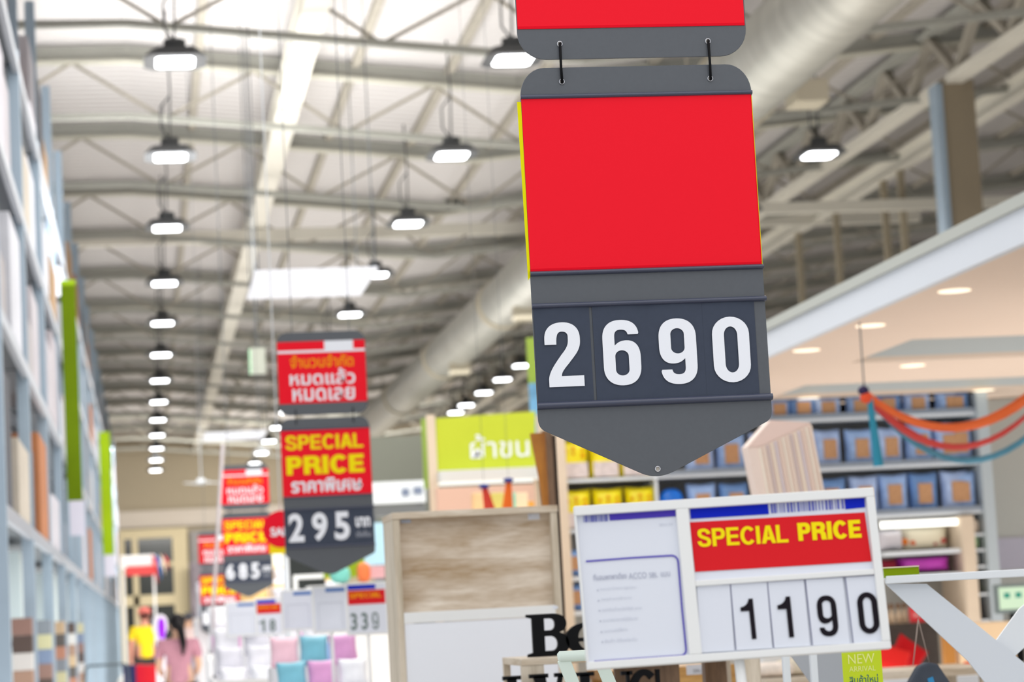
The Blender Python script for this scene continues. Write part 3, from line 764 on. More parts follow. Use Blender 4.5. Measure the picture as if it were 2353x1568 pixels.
letters(cu, 'letter', E0.x - A.x, E1.x - A.x, 0, E1.z - E0.z, 0, M_BLACK, w1)
MB().box(0.0, E1.x - A.x, -.01, .01, 0, .004).build('base_strip', M_BLACK, w1)
w2 = thing('wooden_word', 'black cut-out wooden capitals ending in NG on the lower board of the oak shelf', 'decoration', (at(1160, 1560, 6.27).x, 6.27, zsh))
def serif_cap(ch, px0, px1, pyt):
    A = at(px0, 1600, 6.27) - w2.location; B = at(px1, pyt, 6.27) - w2.location; x0, x1, z1 = A.x, B.x, B.z; w_ = x1 - x0; m = MB(); y0, y1 = -.009, .009; s = .010
    if ch == 'I':
        m.box(x0, x1, y0, y1, z1 - s, z1); m.box(x0 + w_ * .25, x1 - w_ * .25, y0, y1, 0, z1 - s * .5); m.box(x0, x1, y0, y1, 0, s)
    elif ch == 'V':
        m.box(x0, x0 + w_ * .5, y0, y1, z1 - s, z1); m.box(x1 - w_ * .33, x1, y0, y1, z1 - s, z1)
        m.prism([(x0 + w_ * .10, z1 - s * .5), (x0 + w_ * .44, 0), (x0 + w_ * .60, 0), (x0 + w_ * .42, z1 - s * .5)], y0, y1)
        m.prism([(x1 - w_ * .22, z1 - s * .5), (x0 + w_ * .50, 0), (x0 + w_ * .62, 0), (x1 - w_ * .10, z1 - s * .5)], y0, y1)
    elif ch == 'N':
        m.box(x0, x0 + w_ * .36, y0, y1, z1 - s, z1); m.box(x1 - w_ * .36, x1, y0, y1, z1 - s, z1); m.box(x0, x0 + w_ * .3, y0, y1, 0, s)
        m.box(x0 + w_ * .1, x0 + w_ * .2, y0, y1, 0, z1); m.box(x1 - w_ * .2, x1 - w_ * .1, y0, y1, 0, z1)
        m.prism([(x0 + w_ * .08, z1 - s * .5), (x1 - w_ * .3, 0), (x1 - w_ * .1, 0), (x0 + w_ * .34, z1 - s * .5)], y0, y1)
    elif ch == 'G':
        cx_, cz_ = (x0 + x1) / 2, z1 / 2; n = 22; ro = []; ri = []
        for i in range(n + 1):
            a = math.radians(48 + (312 - 48) * i / n)
            ro.append((cx_ + w_ / 2 * math.cos(a), cz_ + z1 / 2 * math.sin(a))); ri.append((cx_ + w_ * .24 * math.cos(a), cz_ + z1 * .36 * math.sin(a)))
        for i in range(n): m.prism([ro[i], ro[i + 1], ri[i + 1], ri[i]], y0, y1)
        m.box(x1 - w_ * .3, x1 - w_ * .08, y0, y1, 0, z1 * .45); m.box(x1 - w_ * .12, x1, y0, y1, z1 * .62, z1 * .98)
    return m.build('letter', M_BLACK, w2)
serif_cap('I', 1157, 1196, 1553); serif_cap('V', 1218, 1302, 1546); serif_cap('I', 1324, 1364, 1544); serif_cap('N', 1384, 1452, 1542); serif_cap('G', 1446, 1514, 1536)
A = at(1157, 1553, 6.27) - w2.location; MB().box(0, .40, -.009, .009, 0, .006).build('base_strip', M_BLACK, w2)

# ------------------------------------------------------------------ pale mint folding stand
Y0 = 4.6
P = lambda x, y, Y=Y0: at(x, y, Y)
t = thing('folding_stand', 'pale mint plastic folding stand with a rounded top bar, left of the white price frame', 'stand', (P(1330, 1505).x, Y0, 0))
o_ = Vector(t.location)
zt4 = P(1330, 1508).z
MB().tube([Vector((-.040, 0, zt4)), Vector((-.036, 0, zt4 + .0005)), Vector((.075, 0, zt4)), Vector((.079, 0, zt4))], [.006, .0105, .0105, .006], 14).build('top_bar', M_MINT, t)
MB().bar((-.030, .0, zt4 - .004), (.45, .06, 0), .024, .007, up=(0, 1, 0)).build('leg', M_MINT, t, .002)
MB().bar((.040, .012, zt4 - .004), (.54, .10, 0), .024, .007, up=(0, 1, 0)).build('leg', M_MINT, t, .002)
MB().bar((.10, .03, .95), (.22, .04, .95), .01).build('cross_bar', M_MINT, t)

# wooden shelf with price tag seen under the frame
Y1 = 7.2
A = at(1530, 1538, Y1); B = at(1700, 1538, Y1)
s = thing('display_table', 'golden oak display table under the white frame with a backwards price tag', 'table', ((A.x + B.x) / 2, Y1 + .2, 0))
zz = at(1600, 1535, Y1).z
MB().box(-.25, .14, -.02, 0, zz - .09, zz).build('apron', M_GOLDOAK, s)
MB().box(-.25, .14, 0, .35, zz - .03, zz).build('tabletop', M_GOLDOAK, s)
for qx in (-.24, .11):
    for qy in (0, .31): MB().box(qx, qx + .03, qy, qy + .03, 0, zz - .03).build('leg', M_GOLDOAK, s)
tg = thing('price_tag', 'clear hanging tag with backwards 2,490 below the white frame', 'price tag', at(1602, 1552, 7.1792))
A = at(1578, 1552, 7.1792) - tg.location; B = at(1622, 1530, 7.1792) - tg.location
MB().box(A.x, B.x, -.001, .001, A.z, B.z + .004).build('tag_card', mat('greyish_clear_tag', (200, 200, 205), .3), tg)
tt = text('2,490', 'lettering', .012, .012 + .03, -.002 + .006, .006 + .012, 0, mat('tag_print', (135, 135, 140)), tg)
tt.scale = (-1, 1, 1); tt.location = (B.x + A.x + .022 + .012, -.0016, .0)
for i, (a, c_, lab) in enumerate(((1620, 1670, 'washed oak square post left of the frame post, under the white frame'), (1712, 1748, 'washed oak square post right of the frame post, under the white frame'))):
    A = at(a, 1540, 6.6); B = at(c_, 1540, 6.6)
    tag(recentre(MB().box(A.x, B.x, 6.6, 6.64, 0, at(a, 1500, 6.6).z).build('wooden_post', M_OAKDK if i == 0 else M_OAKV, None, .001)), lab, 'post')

# pillows and bench between the posts and the lime card
A = at(1757, 1560, 9.0); B = at(1960, 1560, 9.0)
bn = thing('oak_bench', 'pale oak bench top with folded pillows, right of the frame post', 'bench', (A.x, 9, 0))
MB().box(0, .9, 0, .5, at(1800, 1558, 9).z - .03, at(1800, 1558, 9).z).build('seat', M_OAK, bn)
for qx in (.02, .84):
    for qy in (.02, .44): MB().box(qx, qx + .04, qy, qy + .04, 0, at(1800, 1558, 9).z - .03).build('leg', M_OAKV, bn)
zb_ = at(1800, 1558, 9).z
for i, (px, w_, h, col, lab) in enumerate(((1795, .17, .055, (240, 228, 216), 'cream patterned folded pillow on the bench'), (1862, .17, .065, (222, 212, 192), 'beige patterned folded pillow on the bench'), (1920, .16, .05, (236, 232, 228), 'white folded pillow on the bench'))):
    X = at(px, 1545, 9).x
    tag(recentre(MB().ell((X, 9.15 + .02 * i, zb_ + h / 2), (w_ / 2, .09, h / 2), p=.6).build('folded_pillow', mat('pillow_%d' % i, col, .9, var=.12, scale=30))), lab, 'pillow', 'pillows on the bench')

# ------------------------------------------------------------------ white folding rack at right
Yr = 5.2
A = at(2036, 1333, Yr); B = at(2420, 1333, Yr)
rk = thing('folding_drying_rack', 'white folding drying rack with broad crossed panels, lower right', 'drying rack', ((A.x + B.x) / 2 - .0, Yr, 0))
ox = rk.location.x
MB().box(A.x - ox, B.x - ox, -.004, .012, A.z - .009, A.z + .008).build('top_rail', M_WHITE, rk, .002)
def rel(px, py, Y=Yr): q = at(px, py, Y); return (q.x - ox, q.z)
MB().prism([rel(2040, 1342), rel(2134, 1342), rel(2440, 1590), rel(2340, 1660), rel(2230, 1520)][::-1], .014, .020).build('panel', [mat('frosted_white_panel', (214, 220, 228), .35)], rk)
MB().prism([rel(2450, 1320), rel(2440, 1420), rel(2320, 1530), rel(2280, 1500), rel(2353, 1400)][::-1], .030, .036).build('panel', M_WHITE, rk)
MB().prism([rel(2020, 1500), rel(2100, 1660), rel(1980, 1660), rel(1866, 1500)][::-1], .20, .206).build('panel', mat('grey_metal_panel', (170, 174, 180), .3), rk)
for a in (1820, 1884):
    q0 = rel(a, 1500); MB().box(q0[0], q0[0] + .0155, .08, .095, 0, q0[1] + .05).build('upright', M_WHITE, rk, .002)
MB().box(rel(2400, 1333)[0], rel(2400, 1333)[0] + .015, .0, .012, 0, A.z - .009).build('upright', M_WHITE, rk, .002)

# NEW ARRIVAL card
Yc = 4.9
nc = thing('new_arrival_card', 'lime green NEW ARRIVAL shelf card just below the white price frame', 'card', at(1985, 1568, Yc))
def ncr(px, py): q = at(px, py, Yc) - nc.location; return (q.x, q.z)
MB().prism([ncr(1933, 1494), ncr(2024, 1490), ncr(2034, 1640), ncr(1944, 1645)][::-1], -.0008, .0008).build('card', M_LIMECARD, nc)
def nct(s_, px0, px1, pyb, h, m, bold=0):
    a = ncr(px0, pyb); b_ = ncr(px1, pyb - 3); tz = ncr(px0, pyb - h)[1]
    o = text(s_, 'lettering', 0, b_[0] - a[0], 0, tz - a[1], 0, m, nc, bold); o.location = (a[0], -.0014, a[1]); o.rotation_euler = (0, -.0, 0)
nct('NEW', 1949, 2010, 1527, 22, M_PALEYTXT); nct('ARRIVAL', 1951, 2012, 1545, 12, M_PALEYTXT); nct('สินค้าใหม่', 1952, 2018, 1573, 20, M_TEALTXT, .01)

# dark bag hanging by a thin cord
bg = thing('hanging_bag', 'dark grey pointed bag hanging on a thin cord below the drying rack', 'bag', at(2140, 1568, 6.0))
def bgr(px, py, Y=6.0): q = at(px, py, Y) - bg.location; return (q.x, q.z)
MB().prism([bgr(2070, 1600), bgr(2108, 1532), bgr(2128, 1522), bgr(2150, 1526), bgr(2200, 1600)][::-1], -.02, .02).build('bag_body', mat('dark_grey_cloth', (72, 78, 88), .8, var=.1, scale=20), bg, .006)
MB().prism([bgr(2125, 1560), bgr(2137, 1555), bgr(2142, 1572), bgr(2128, 1572)][::-1], -.0225, -.021).build('emblem', mat('cyan_print', (60, 140, 190)), bg)
c0 = bgr(2110, 1424); c1 = bgr(2098, 1530); c2 = bgr(2136, 1526)
MB().tube([(c1[0], 0, c1[1]), (c0[0], 0, c0[1])], .0013, 6).tube([(c0[0], 0, c0[1]), (c2[0], 0, c2[1])], .0009, 6).build('cord', mat('cord_beige', (176, 160, 150)), bg)
c3 = bgr(2110, 1338); MB().tube([(c0[0], 0, c0[1]), (c3[0], 0, c3[1])], .0006, 5).build('cord', mat('cord_beige', (176, 160, 150)), bg)

# ------------------------------------------------------------------ packet shelving (right background)
YS = 16.5
sh = thing('packet_shelving', 'white store shelving filled with yellow and blue packets under the shop ceiling', 'shelving', (4.2, YS, 0))
def sx(px, py=1100): return at(px, py, YS).x - 4.2
ZR = [2.655, 2.312, 1.975]
Xl, Xr = sx(1300), sx(2252)
for z in ZR:
    MB().box(Xl, Xr, 0, .5, z - .020, z).build('shelf_board', M_WHITE, sh)
    MB().box(sx(1510), Xr, -.012, 0, z - .0, z + .032).build('price_rail', mat('clear_price_rail', (140, 150, 164), .3), sh)
for z in (1.66, 1.43):
    MB().box(Xl, sx(1450), 0, .5, z - .03, z).build('shelf_board', M_WHITE, sh)
MB().box(sx(1266), sx(1300), -.05, .5, 0, 2.79).build('upright', M_BIRCH, sh)
MB().box(sx(1505) , sx(1512), 0.02, .5, 1.43, 2.62).build('divider', M_WHITE, sh)
MB().box(Xl, Xr, .48, .5, 0, 2.79).build('back_panel', mat('shelving_back', (168, 166, 160), .7), sh)
MB().box(sx(2198), sx(2226), -.04, .5, 0, 1.94).build('upright', M_BIRCH, sh)
MB().box(Xr, Xr + .08, -.04, .5, 0, 2.79).build('end_frame', mat('grey_end_frame', (180, 190, 196), .4), sh)
# packets
M_TAN = mat('tan_label', (196, 150, 112), .6, var=.15, scale=40)
def bluepack(col, nm):
    t_ = thing('bedding_packet', nm, 'packet')
    MB().pillow((0, 0, .137), .222, .275, .13).build('pouch', col, t_)
    MB().box(-.052, .052, -.0775, -.072, .065, .20).build('paper_label', M_TAN, t_)
    return t_
M_PB = mat('blue_film_packet', (160, 190, 240), .25, var=.2, scale=14)
M_PB2 = mat('pale_blue_film_packet', (178, 200, 246), .25, var=.18, scale=12)
M_PBD = mat('steel_blue_film_packet', (112, 150, 204), .28, var=.25, scale=16)
M_Y = mat('yellow_film_packet', (240, 222, 10), .3, var=.12, scale=14)
M_BB = mat('bright_blue_packet', (0, 110, 215), .22, var=.25, scale=16)
M_ART = mat('printed_packet_art', (218, 204, 200), .5, var=.15, scale=26)
ordx = ['first', 'second', 'third', 'fourth', 'fifth', 'sixth', 'seventh', 'eighth', 'ninth', 'tenth', 'eleventh']
rows = [('top', ZR[0], [1640, 1712, 1790, 1850, 1908, 1985, 2048, 2115, 2190, 2238], 2),
        ('middle', ZR[1], [1615, 1686, 1762, 1834, 1909, 1984, 2051, 2122, 2190, 2243], 0),
        ('lower', ZR[2], [1618, 1693, 1772, 1845, 1918, 1993, 2062, 2131, 2204, 2246], 1)]
proto = None
for nm, z, pxs, mi in rows:
    for i, px in enumerate(pxs):
        X = at(px, 1000, YS).x + (0 if nm != 'middle' else -.01)
        if nm == 'lower': X = at(px, 1130, YS).x
        if nm == 'top': X = at(px, 940, YS).x
        X = min(X, Xr + 4.2 - .11)
        lab = 'blue film bedding packet with tan label, %s shelf, %s from the right' % (nm, ordx[len(pxs) - 1 - i])
        pk = bluepack([M_PB2, M_PB, M_PBD][(mi + (i * 7 % 3)) % 3] if nm != 'middle' else [M_PB2, M_PB][i % 2], lab)
        pk.location = (X, YS + .10, z); pk.rotation_euler = (random.uniform(-.02, .02), 0, random.uniform(-.16, .16)); pk['group'] = 'blue packets on the %s shelf' % nm
        if nm == 'top': pk.scale = (1, 1, .6)
        pk.scale = (pk.scale[0] * .93, 1, pk.scale[2] * random.uniform(.96, 1.04))
for nm, z, pxs in (('upper', ZR[1], [1322, 1393, 1462]), ('lower', ZR[2], [1327, 1401, 1476])):
    for i, px in enumerate(pxs):
        X = at(px, 1050 if nm == 'upper' else 1135, YS).x
        t_ = thing('yellow_packet', 'glossy yellow packet with red print on the %s shelf, %s from the left' % (nm, ordx[i]), 'packet', (X, YS + .10, z), (0, 0, random.uniform(-.05, .05)), 'yellow packets on the left shelves')
        MB().pillow((0, 0, .14), .212, .27, .14).build('pouch', M_Y, t_)
        MB().box(-.085, .085, -.079, -.074, .012, .115).build('picture_panel', M_ART, t_)
        for q, (a, b_, w_) in enumerate(((-.075, .18, .018), (-.02, .20, .022), (-.018, .165, .016), (.045, .19, .016), (.04, .15, .03))):
            MB().box(a, a + w_, -.0795, -.076, b_, b_ + .022).build('red_mark', mat('orange_mark', (226, 150, 10), .5), t_)
bb = thing('blue_pouch', 'bright blue rounded pouch right of the yellow packets', 'packet', (at(1548, 1130, YS).x, YS + .1, ZR[2]))
MB().ell((0, 0, .125), (.085, .07, .125), p=.7).build('pouch', M_BB, bb)
MB().ell((0, -.055, .10), (.03, .02, .07), p=.8).build('print', mat('pale_lilac_print', (160, 170, 230), .4), bb)
for i, (z, nm) in enumerate(((1.66, 'upper'), (1.43, 'lower'))):
    for j, px in enumerate((1318,)):
        X = at(px, 1300, YS).x
        pk = bluepack(M_PBD, 'dark blue film packet on the %s low shelf, between oak hutch and white frame' % nm)
        pk.location = (X, YS + .10, z); pk.scale = (.9, 1, .68); pk['group'] = 'dark blue packets low on the shelves'
gap = MB()
# lower bays of the shelving: lit niche, cushions and small goods
zl = at(2100, 1266, YS).z
MB().box(sx(2020), sx(2196), .0, .45, zl - .03, zl).build('shelf_board', M_WHITE, sh)
MB().box(sx(2020), sx(2196), .03, .06, at(2100, 1218, YS).z + .02, at(2100, 1196, YS).z).build('light_strip', mat('shelf_light', (255, 255, 248), .5, emit=1.6), sh)
zl2 = at(2100, 1432, YS).z
MB().box(sx(2020), sx(2196), .0, .45, zl2 - .04, zl2).build('shelf_board', M_BIRCH, sh)
zl1 = at(2150, 1318, YS).z
MB().box(sx(2020), sx(2196), .0, .45, zl1 - .03, zl1).build('shelf_board', M_WHITE, sh)
def item(nm, lab, cat, px0, px1, py0, py1, Y, th, m, kind='box', grp=None, bevel=.004):
    A = at(px0, py1, Y); B = at(px1, py0, Y); w_ = B.x - A.x; h = B.z - A.z; cx = (A.x + B.x) / 2; cz = (A.z + B.z) / 2
    if kind == 'pillow': o = MB().pillow((cx, Y + th / 2, cz), w_, h, th).build(nm, m)
    elif kind == 'ell': o = MB().ell((cx, Y + th / 2, cz), (w_ / 2, th / 2, h / 2), p=.75).build(nm, m)
    else: o = MB().box(A.x, B.x, Y, Y + th, A.z, B.z).build(nm, m, None, bevel)
    recentre(o); return tag(o, lab, cat, grp)
item('silver_pillow', 'plump silver white pillow in the brightly lit niche', 'pillow', 2022, 2080, 1216, 1266, YS + .06, .2, mat('silver_cloth', (206, 202, 208), .5), 'pillow')
t_ = item('floral_pillow', 'cream pillow with orange and dark flowers beside the silver pillow', 'pillow', 2072, 2186, 1206, 1266, YS + .16, .22, mat('cream_cloth', (232, 222, 198), .8), 'pillow')
for q, (a, b_, r_, cc) in enumerate(((-.16, .06, .03, (222, 120, 40)), (-.09, .055, .028, (216, 90, 30)), (.0, .06, .022, (60, 30, 30)), (.06, .05, .03, (170, 60, 60)), (.12, .055, .026, (186, 90, 80)))):
    MB().ell((a, -.098, b_), (r_, .012, r_ * .8)).build('flower_print', mat('flower_%d' % q, cc, .8), t_)
item('purple_cushion', 'shiny purple satin cushion on the shelf below the lit niche', 'cushion', 2066, 2192, 1276, 1318, YS + .05, .24, mat('purple_satin', (180, 50, 170), .3, var=.2, scale=6), 'pillow')
item('maroon_cushion', 'small maroon cushion left of the purple cushion', 'cushion', 2026, 2066, 1284, 1318, YS + .05, .2, mat('maroon_cloth', (120, 30, 46), .8), 'pillow')
# goods in the slim right bay
for i, (py0, py1, col, lab) in enumerate(((1194, 1226, (238, 222, 204), 'folded cream towel at the top of the slim right bay'), (1232, 1262, (170, 206, 160), 'folded soft green towel in the slim right bay'),
                                          (1270, 1300, (226, 226, 218), 'folded white towel in the slim right bay'), (1346, 1364, (140, 166, 30), 'folded leaf green towel low in the slim right bay'), (1385, 1425, (150, 96, 60), 'brown basket at the bottom of the slim right bay'))):
    item('folded_towel' if i < 4 else 'woven_basket', lab, 'towel' if i < 4 else 'basket', 2231, 2250, py0, py1, YS + .06, .25, mat('slim_%d' % i, col, .9, var=.08, scale=20), 'box', 'goods in the slim bay', .02)
    zq = at(2240, py1, YS).z
    MB().box(sx(2226), Xr, 0, .45, zq - .02, zq - .001).build('shelf_board', M_WHITE, sh)
    item('dark_folder', 'narrow dark brown upright pack beside the slim bay goods, %s level from the top' % ordx[i], 'packet', 2226.5, 2230, py0 - 2, py1, YS + .06, .2, mat('dark_brown', (82, 70, 66), .7), 'box', 'dark packs in the slim bay')
# figurines, red tag, sofa and cushions
for i, px in enumerate((2044, 2058, 2074, 2088)):
    X = at(px, 1400, YS).x; f_ = thing('figurine', 'small beige figurine on the birch shelf, %s from the left' % ordx[i], 'figurine', (X, YS + .1, zl2), group='figurines on the birch shelf')
    MB().tube([(0, 0, 0), (0, 0, .05), (0, 0, .10)], [.018, .022, .010], 10).build('body', mat('figurine_clay', (206, 184, 158), .7), f_)
    MB().ell((0, 0, .12), (.017, .017, .02)).build('head', mat('figurine_brown', (120, 90, 66), .7), f_)
rt = thing('red_tag', 'red sale tag standing at the end of the figurine shelf', 'tag', (at(2112, 1430, YS).x, YS + .03, zl2))
MB().box(-.055, .055, 0, .006, 0, .11).build('card', mat('sale_tag_red', (206, 60, 66)), rt); text('SALE', 'lettering', -.03, .03, .04, .065, -.001, mat('tag_white', (240, 210, 205)), rt)
sf = thing('grey_sofa', 'dark charcoal sofa back behind the red cushion', 'sofa', (at(2100, 1500, 14).x, 14, 0))
def sfr(px, py): q = at(px, py, 14) - sf.location; return q.x, q.z
q_ = at(1960, 1440, 14.5) - sf.location; x0, z1 = q_.x, q_.z; x1 = (at(2172, 1600, 14.5) - sf.location).x
MB().box(x0, x1, .5, .75, .2, z1).build('backrest', mat('charcoal_fabric', (74, 68, 64), .95, var=.1, scale=20), sf, .06, 4)
MB().box(x0, x1, -.2, .5, .25, .95).build('seat', mat('wine_fabric', (112, 26, 36), .9), sf, .05, 3)
for qx in (x0 + .05, x1 - .1):
    for qy in (-.15, .65): MB().box(qx, qx + .05, qy, qy + .05, 0, .25).build('leg', M_OAKDK, sf)
A = at(2082, 1520, 14)
rc = MB().pillow((0, 0, .0), .20, .15, .10, rot=Euler((-.2, .35, 0)).to_matrix()).build('red_cushion', mat('bright_red_cloth', (226, 44, 40), .8))
rc.location = (A.x - .02, 14.2, 1.055); tag(rc, 'bright red cushion leaning on the charcoal sofa', 'cushion')
rc2 = rc.copy(); rc2.data = rc.data.copy(); COL.objects.link(rc2); rc2.location = (at(2116, 1512, 14).x + .03, 14.33, 1.08); rc2.rotation_euler = (0, .3, 0); rc2.data.materials[0] = mat('deep_red_cloth', (190, 24, 30), .8)
tag(rc2, 'deep red cushion half behind the bright red one', 'cushion')
pst = recentre(MB().box(at(2172, 1500, 13).x, at(2196, 1500, 13).x, 13, 13.06, 0, at(2185, 1462, 13).z).build('wooden_post', mat('orange_wood', (190, 130, 66), .6))); tag(pst, 'orange brown wooden post behind the drying rack panel', 'post')
tb_ = thing('white_counter', 'white counter edge behind the dark bag', 'counter', (at(2150, 1560, 11).x, 11, 0))
MB().box(-.4, .6, 0, .6, at(2150, 1558, 11).z - .04, at(2150, 1558, 11).z).build('countertop', M_WHITE, tb_); MB().box(-.38, .58, .02, .58, 0, at(2150, 1558, 11).z - .04).build('base', M_BIRCH, tb_)
q_ = item('orange_ball', 'small round orange red ornament right of the wooden post', 'ornament', 2217, 2240, 1520, 1542, 12.2, .05, mat('orange_red', (236, 88, 50), .5), 'ell'); MB().tube([(0, 0, -q_.location.z), (0, 0, .01)], .008, 8).build('stand', M_WHITE, q_)
item('gold_counter_box', 'low cream lit counter box behind the rack at right', 'box', 2240, 2330, 1428, 1470 + 527, 13, .3, mat('cream_warm', (238, 208, 170), .6))
# green card in front of purple cushion
gc = thing('green_shelf_card', 'leaf green card with a cream top edge standing in front of the purple cushion', 'card', (at(2072, 1327, 5.2).x, 5.2, at(2072, 1327, 5.2).z))
A = at(2030, 1325, 5.2) - gc.location; B = at(2112, 1303, 5.2) - gc.location
MB().box(A.x, B.x, 0.002, .006, .0, B.z).build('card', M_LIMEDK, gc); MB().box(A.x, B.x, -.000, .008, B.z, B.z + .003).build('edge_strip', M_BIRCH, gc)
# grey wall panel, monitor
M_PANEL = mat('warm_grey_panel', (186, 188, 184), .6)
p_ = thing('wall_panel', 'tall plain grey partition at the right edge behind the streamers', 'partition', (at(2320, 1300, 17.2).x, 17.2, 0))
MB().box(at(2276, 1200, 17.2).x - p_.location.x, 3.0, 0, .1, 0, 2.79).build('board', M_PANEL, p_)
MB().box(at(2276, 1200, 17.2).x - p_.location.x, 3.0, -.02, 0, at(2300, 1310, 17).z, at(2300, 1236, 17).z).build('poster', mat('lilac_grey_poster', (186, 184, 200), .6), p_)
mo = thing('till_monitor', 'grey till monitor with a pale green screen at the right edge', 'monitor', (at(2335, 1405, 14).x, 14, 1.0))
A = at(2291, 1412, 14) - mo.location; B = at(2400, 1338, 14) - mo.location
MB().box(A.x, B.x, 0, .05, A.z, B.z).build('casing', mat('monitor_grey', (128, 140, 140), .5), mo, .01)
scn = MB().box(A.x + .02, B.x - .02, -.002, 0, A.z + .025, B.z - .02).build('screen', mat('green_screen', (190, 216, 188), .4, emit=.35), mo)
for q in (.05, .12): MB().box(A.x + q, A.x + q + .035, -.004, -.002, A.z + .09, A.z + .12).build('icon', mat('teal_icon', (60, 160, 140), .5), scn)
MB().box(-.03, .03, .0, .04, 0, A.z).build('stand', M_BLACK, mo)
ct = thing('till_counter', 'grey till counter under the monitor', 'counter', (mo.location.x, 14, 0)); MB().box(-.15, 1.0, -.2, .5, 0, 1.0).build('base', M_PANEL, ct)

# shop soffit (real coffers with slots between boards)
M_SOFF = mat('peach_soffit', (236, 214, 196), .6, var=.02, scale=.5)
sf2 = thing('shop_canopy', 'broad peach underside of the shop-in-shop canopy with a white edge', 'canopy', (3.5, 6, 2.8))
sb = MB()
cof = [(0.95, 11.1, 11.9), (0.65, 12.9, 14.1), (0.75, 15.5, 16.5)]
prev = 0.0
for (x0, ya, yb) in cof:
    sb.box(0.04, 8.5, prev, ya - 6, 0, .03); sb.box(0.04, x0, ya - 6, yb - 6, 0, .03); prev = yb - 6
sb.box(0.04, 8.5, prev, 12.2, 0, .03)
sb.build('ceiling_board', M_SOFF, sf2)
cb = MB()
for (x0, ya, yb) in cof:
    cb.box(x0, 8.5, ya - 6, yb - 6, .17, .18)
    cb.box(x0 - .02, x0, ya - 6, yb - 6, .03, .17); cb.box(x0, 8.5, yb - 6, yb - 5.98, .03, .17); cb.box(x0, 8.5, ya - 6.02, ya - 6, .03, .17)
cb.build('coffer', mat('cool_coffer_paint', (206, 210, 210), .6), sf2)
MB().box(0, .04, 0, 12.2, 0, .14).build('fascia', mat('white_fascia', (226, 232, 240), .5), sf2)
MB().box(-.02, .12, 0, 12.2, .14, .19).build('capping', mat('grey_capping', (190, 194, 188), .5), sf2)
for (px, py) in ((2193, 668), (2000, 748), (1853, 805), (2097, 840), (2260, 897), (1858, 915)):
    d = RM @ Vector((px - PCX, PCY - py, -FPX)); q = EYE + d * ((2.8 - 1.45) / d.z) - sf2.location
    MB().tube([(q.x, q.y, -.004), (q.x, q.y, .0)], .075, 20).build('downlight', M_DOWN, sf2)
for i, (px, pyt) in enumerate(((1838, 395), (1928, 360), (2042, 330), (2083, 330), (2170, 300))):
    s_ = (at(px, 600, 10) - EYE); Y = s_.y * 11.65 / s_.x
    o = recentre(MB().box(11.60, 11.70, Y - .05, Y + .05, 0, 7.85).build('steel_post', mat('hanger_paint', (164, 154, 134), .6)))
    tag(o, 'slim beige steel post below the long beam at right, %s from the left' % ['first', 'second', 'third', 'fourth', 'fifth'][i], 'post', 'slim posts under the long beam')

# paper streamers
def streamer(lab, pts, Y, col, w0, w1, Y2=None):
    q = [at(px, py, Y + ((Y2 or Y) - Y) * i / (len(pts) - 1)) for i, (px, py) in enumerate(pts)]
    m = MB(); n = len(q); vs = []
    for i, p_ in enumerate(q):
        d = (q[min(i + 1, n - 1)] - q[max(i - 1, 0)]).normalized(); nn = Vector((-d.z, 0, d.x)).normalized() * (w0 + (w1 - w0) * i / (n - 1)) / 2
        tw = Vector((0, .006 * math.sin(i * 1.3), 0))
        vs += [p_ + nn + tw, p_ - nn - tw, p_ + nn + tw + Vector((0, .002, 0)), p_ - nn - tw + Vector((0, .002, 0))]
    fs = []
    for i in range(n - 1):
        a = 4 * i; fs += [(a, a + 1, a + 5, a + 4), (a + 2, a + 6, a + 7, a + 3), (a, a + 4, a + 6, a + 2), (a + 1, a + 3, a + 7, a + 5)]
    m.add(vs, fs, 0, True)
    return tag(recentre(m.build('paper_streamer', mat('streamer_%d_%d_%d' % col, col, .6))), lab, 'streamer', 'paper streamers under the canopy')
def sag(a, b_, s_, n=14): return [(a[0] + (b_[0] - a[0]) * i / n, a[1] + (b_[1] - a[1]) * i / n + 4 * s_ * (i / n) * (1 - i / n)) for i in range(n + 1)]
streamer('broad orange streamer swagged from the ribbon knot to the right edge', sag((1990, 905), (2390, 890), 86), 11.9, (240, 116, 66), .034, .055)
streamer('red streamer hanging lower below the orange one', sag((1990, 907), (2390, 925), 112), 12.0, (212, 84, 80), .045, .022)
streamer('thin teal blue streamer sagging lowest of the swags', sag((1992, 908), (2400, 970), 118), 12.1, (92, 150, 175), .035, .03)
streamer('teal streamer tail hanging straight down from the knot', [(1998, 912), (2004, 960), (2012, 1015), (2019, 1072)], 11.85, (60, 150, 180), .03, .05)
kn = MB().ell((0, 0, 0), (.028, .03, .024)).build('ribbon_knot', mat('navy_knot', (58, 50, 84), .6)); kn.location = at(1984, 898, 11.85); tag(kn, 'dark navy knot where the streamers gather', 'knot')
kn = MB().ell((0, 0, 0), (.03, .03, .03)).build('ribbon_knot', mat('orange_knot', (236, 90, 56), .6)); kn.location = at(1990, 914, 11.85); tag(kn, 'orange red ribbon bow just under the navy knot', 'knot')
st_ = MB().tube([(at(1986, 898, 11.88).x, 11.88, at(1986, 898, 11.88).z), (at(1986, 898, 11.88).x, 11.88, 2.79)], .004, 6).build('hanging_string', M_STEELDK); tag(recentre(st_), 'short string holding the streamer knot to the canopy', 'string')

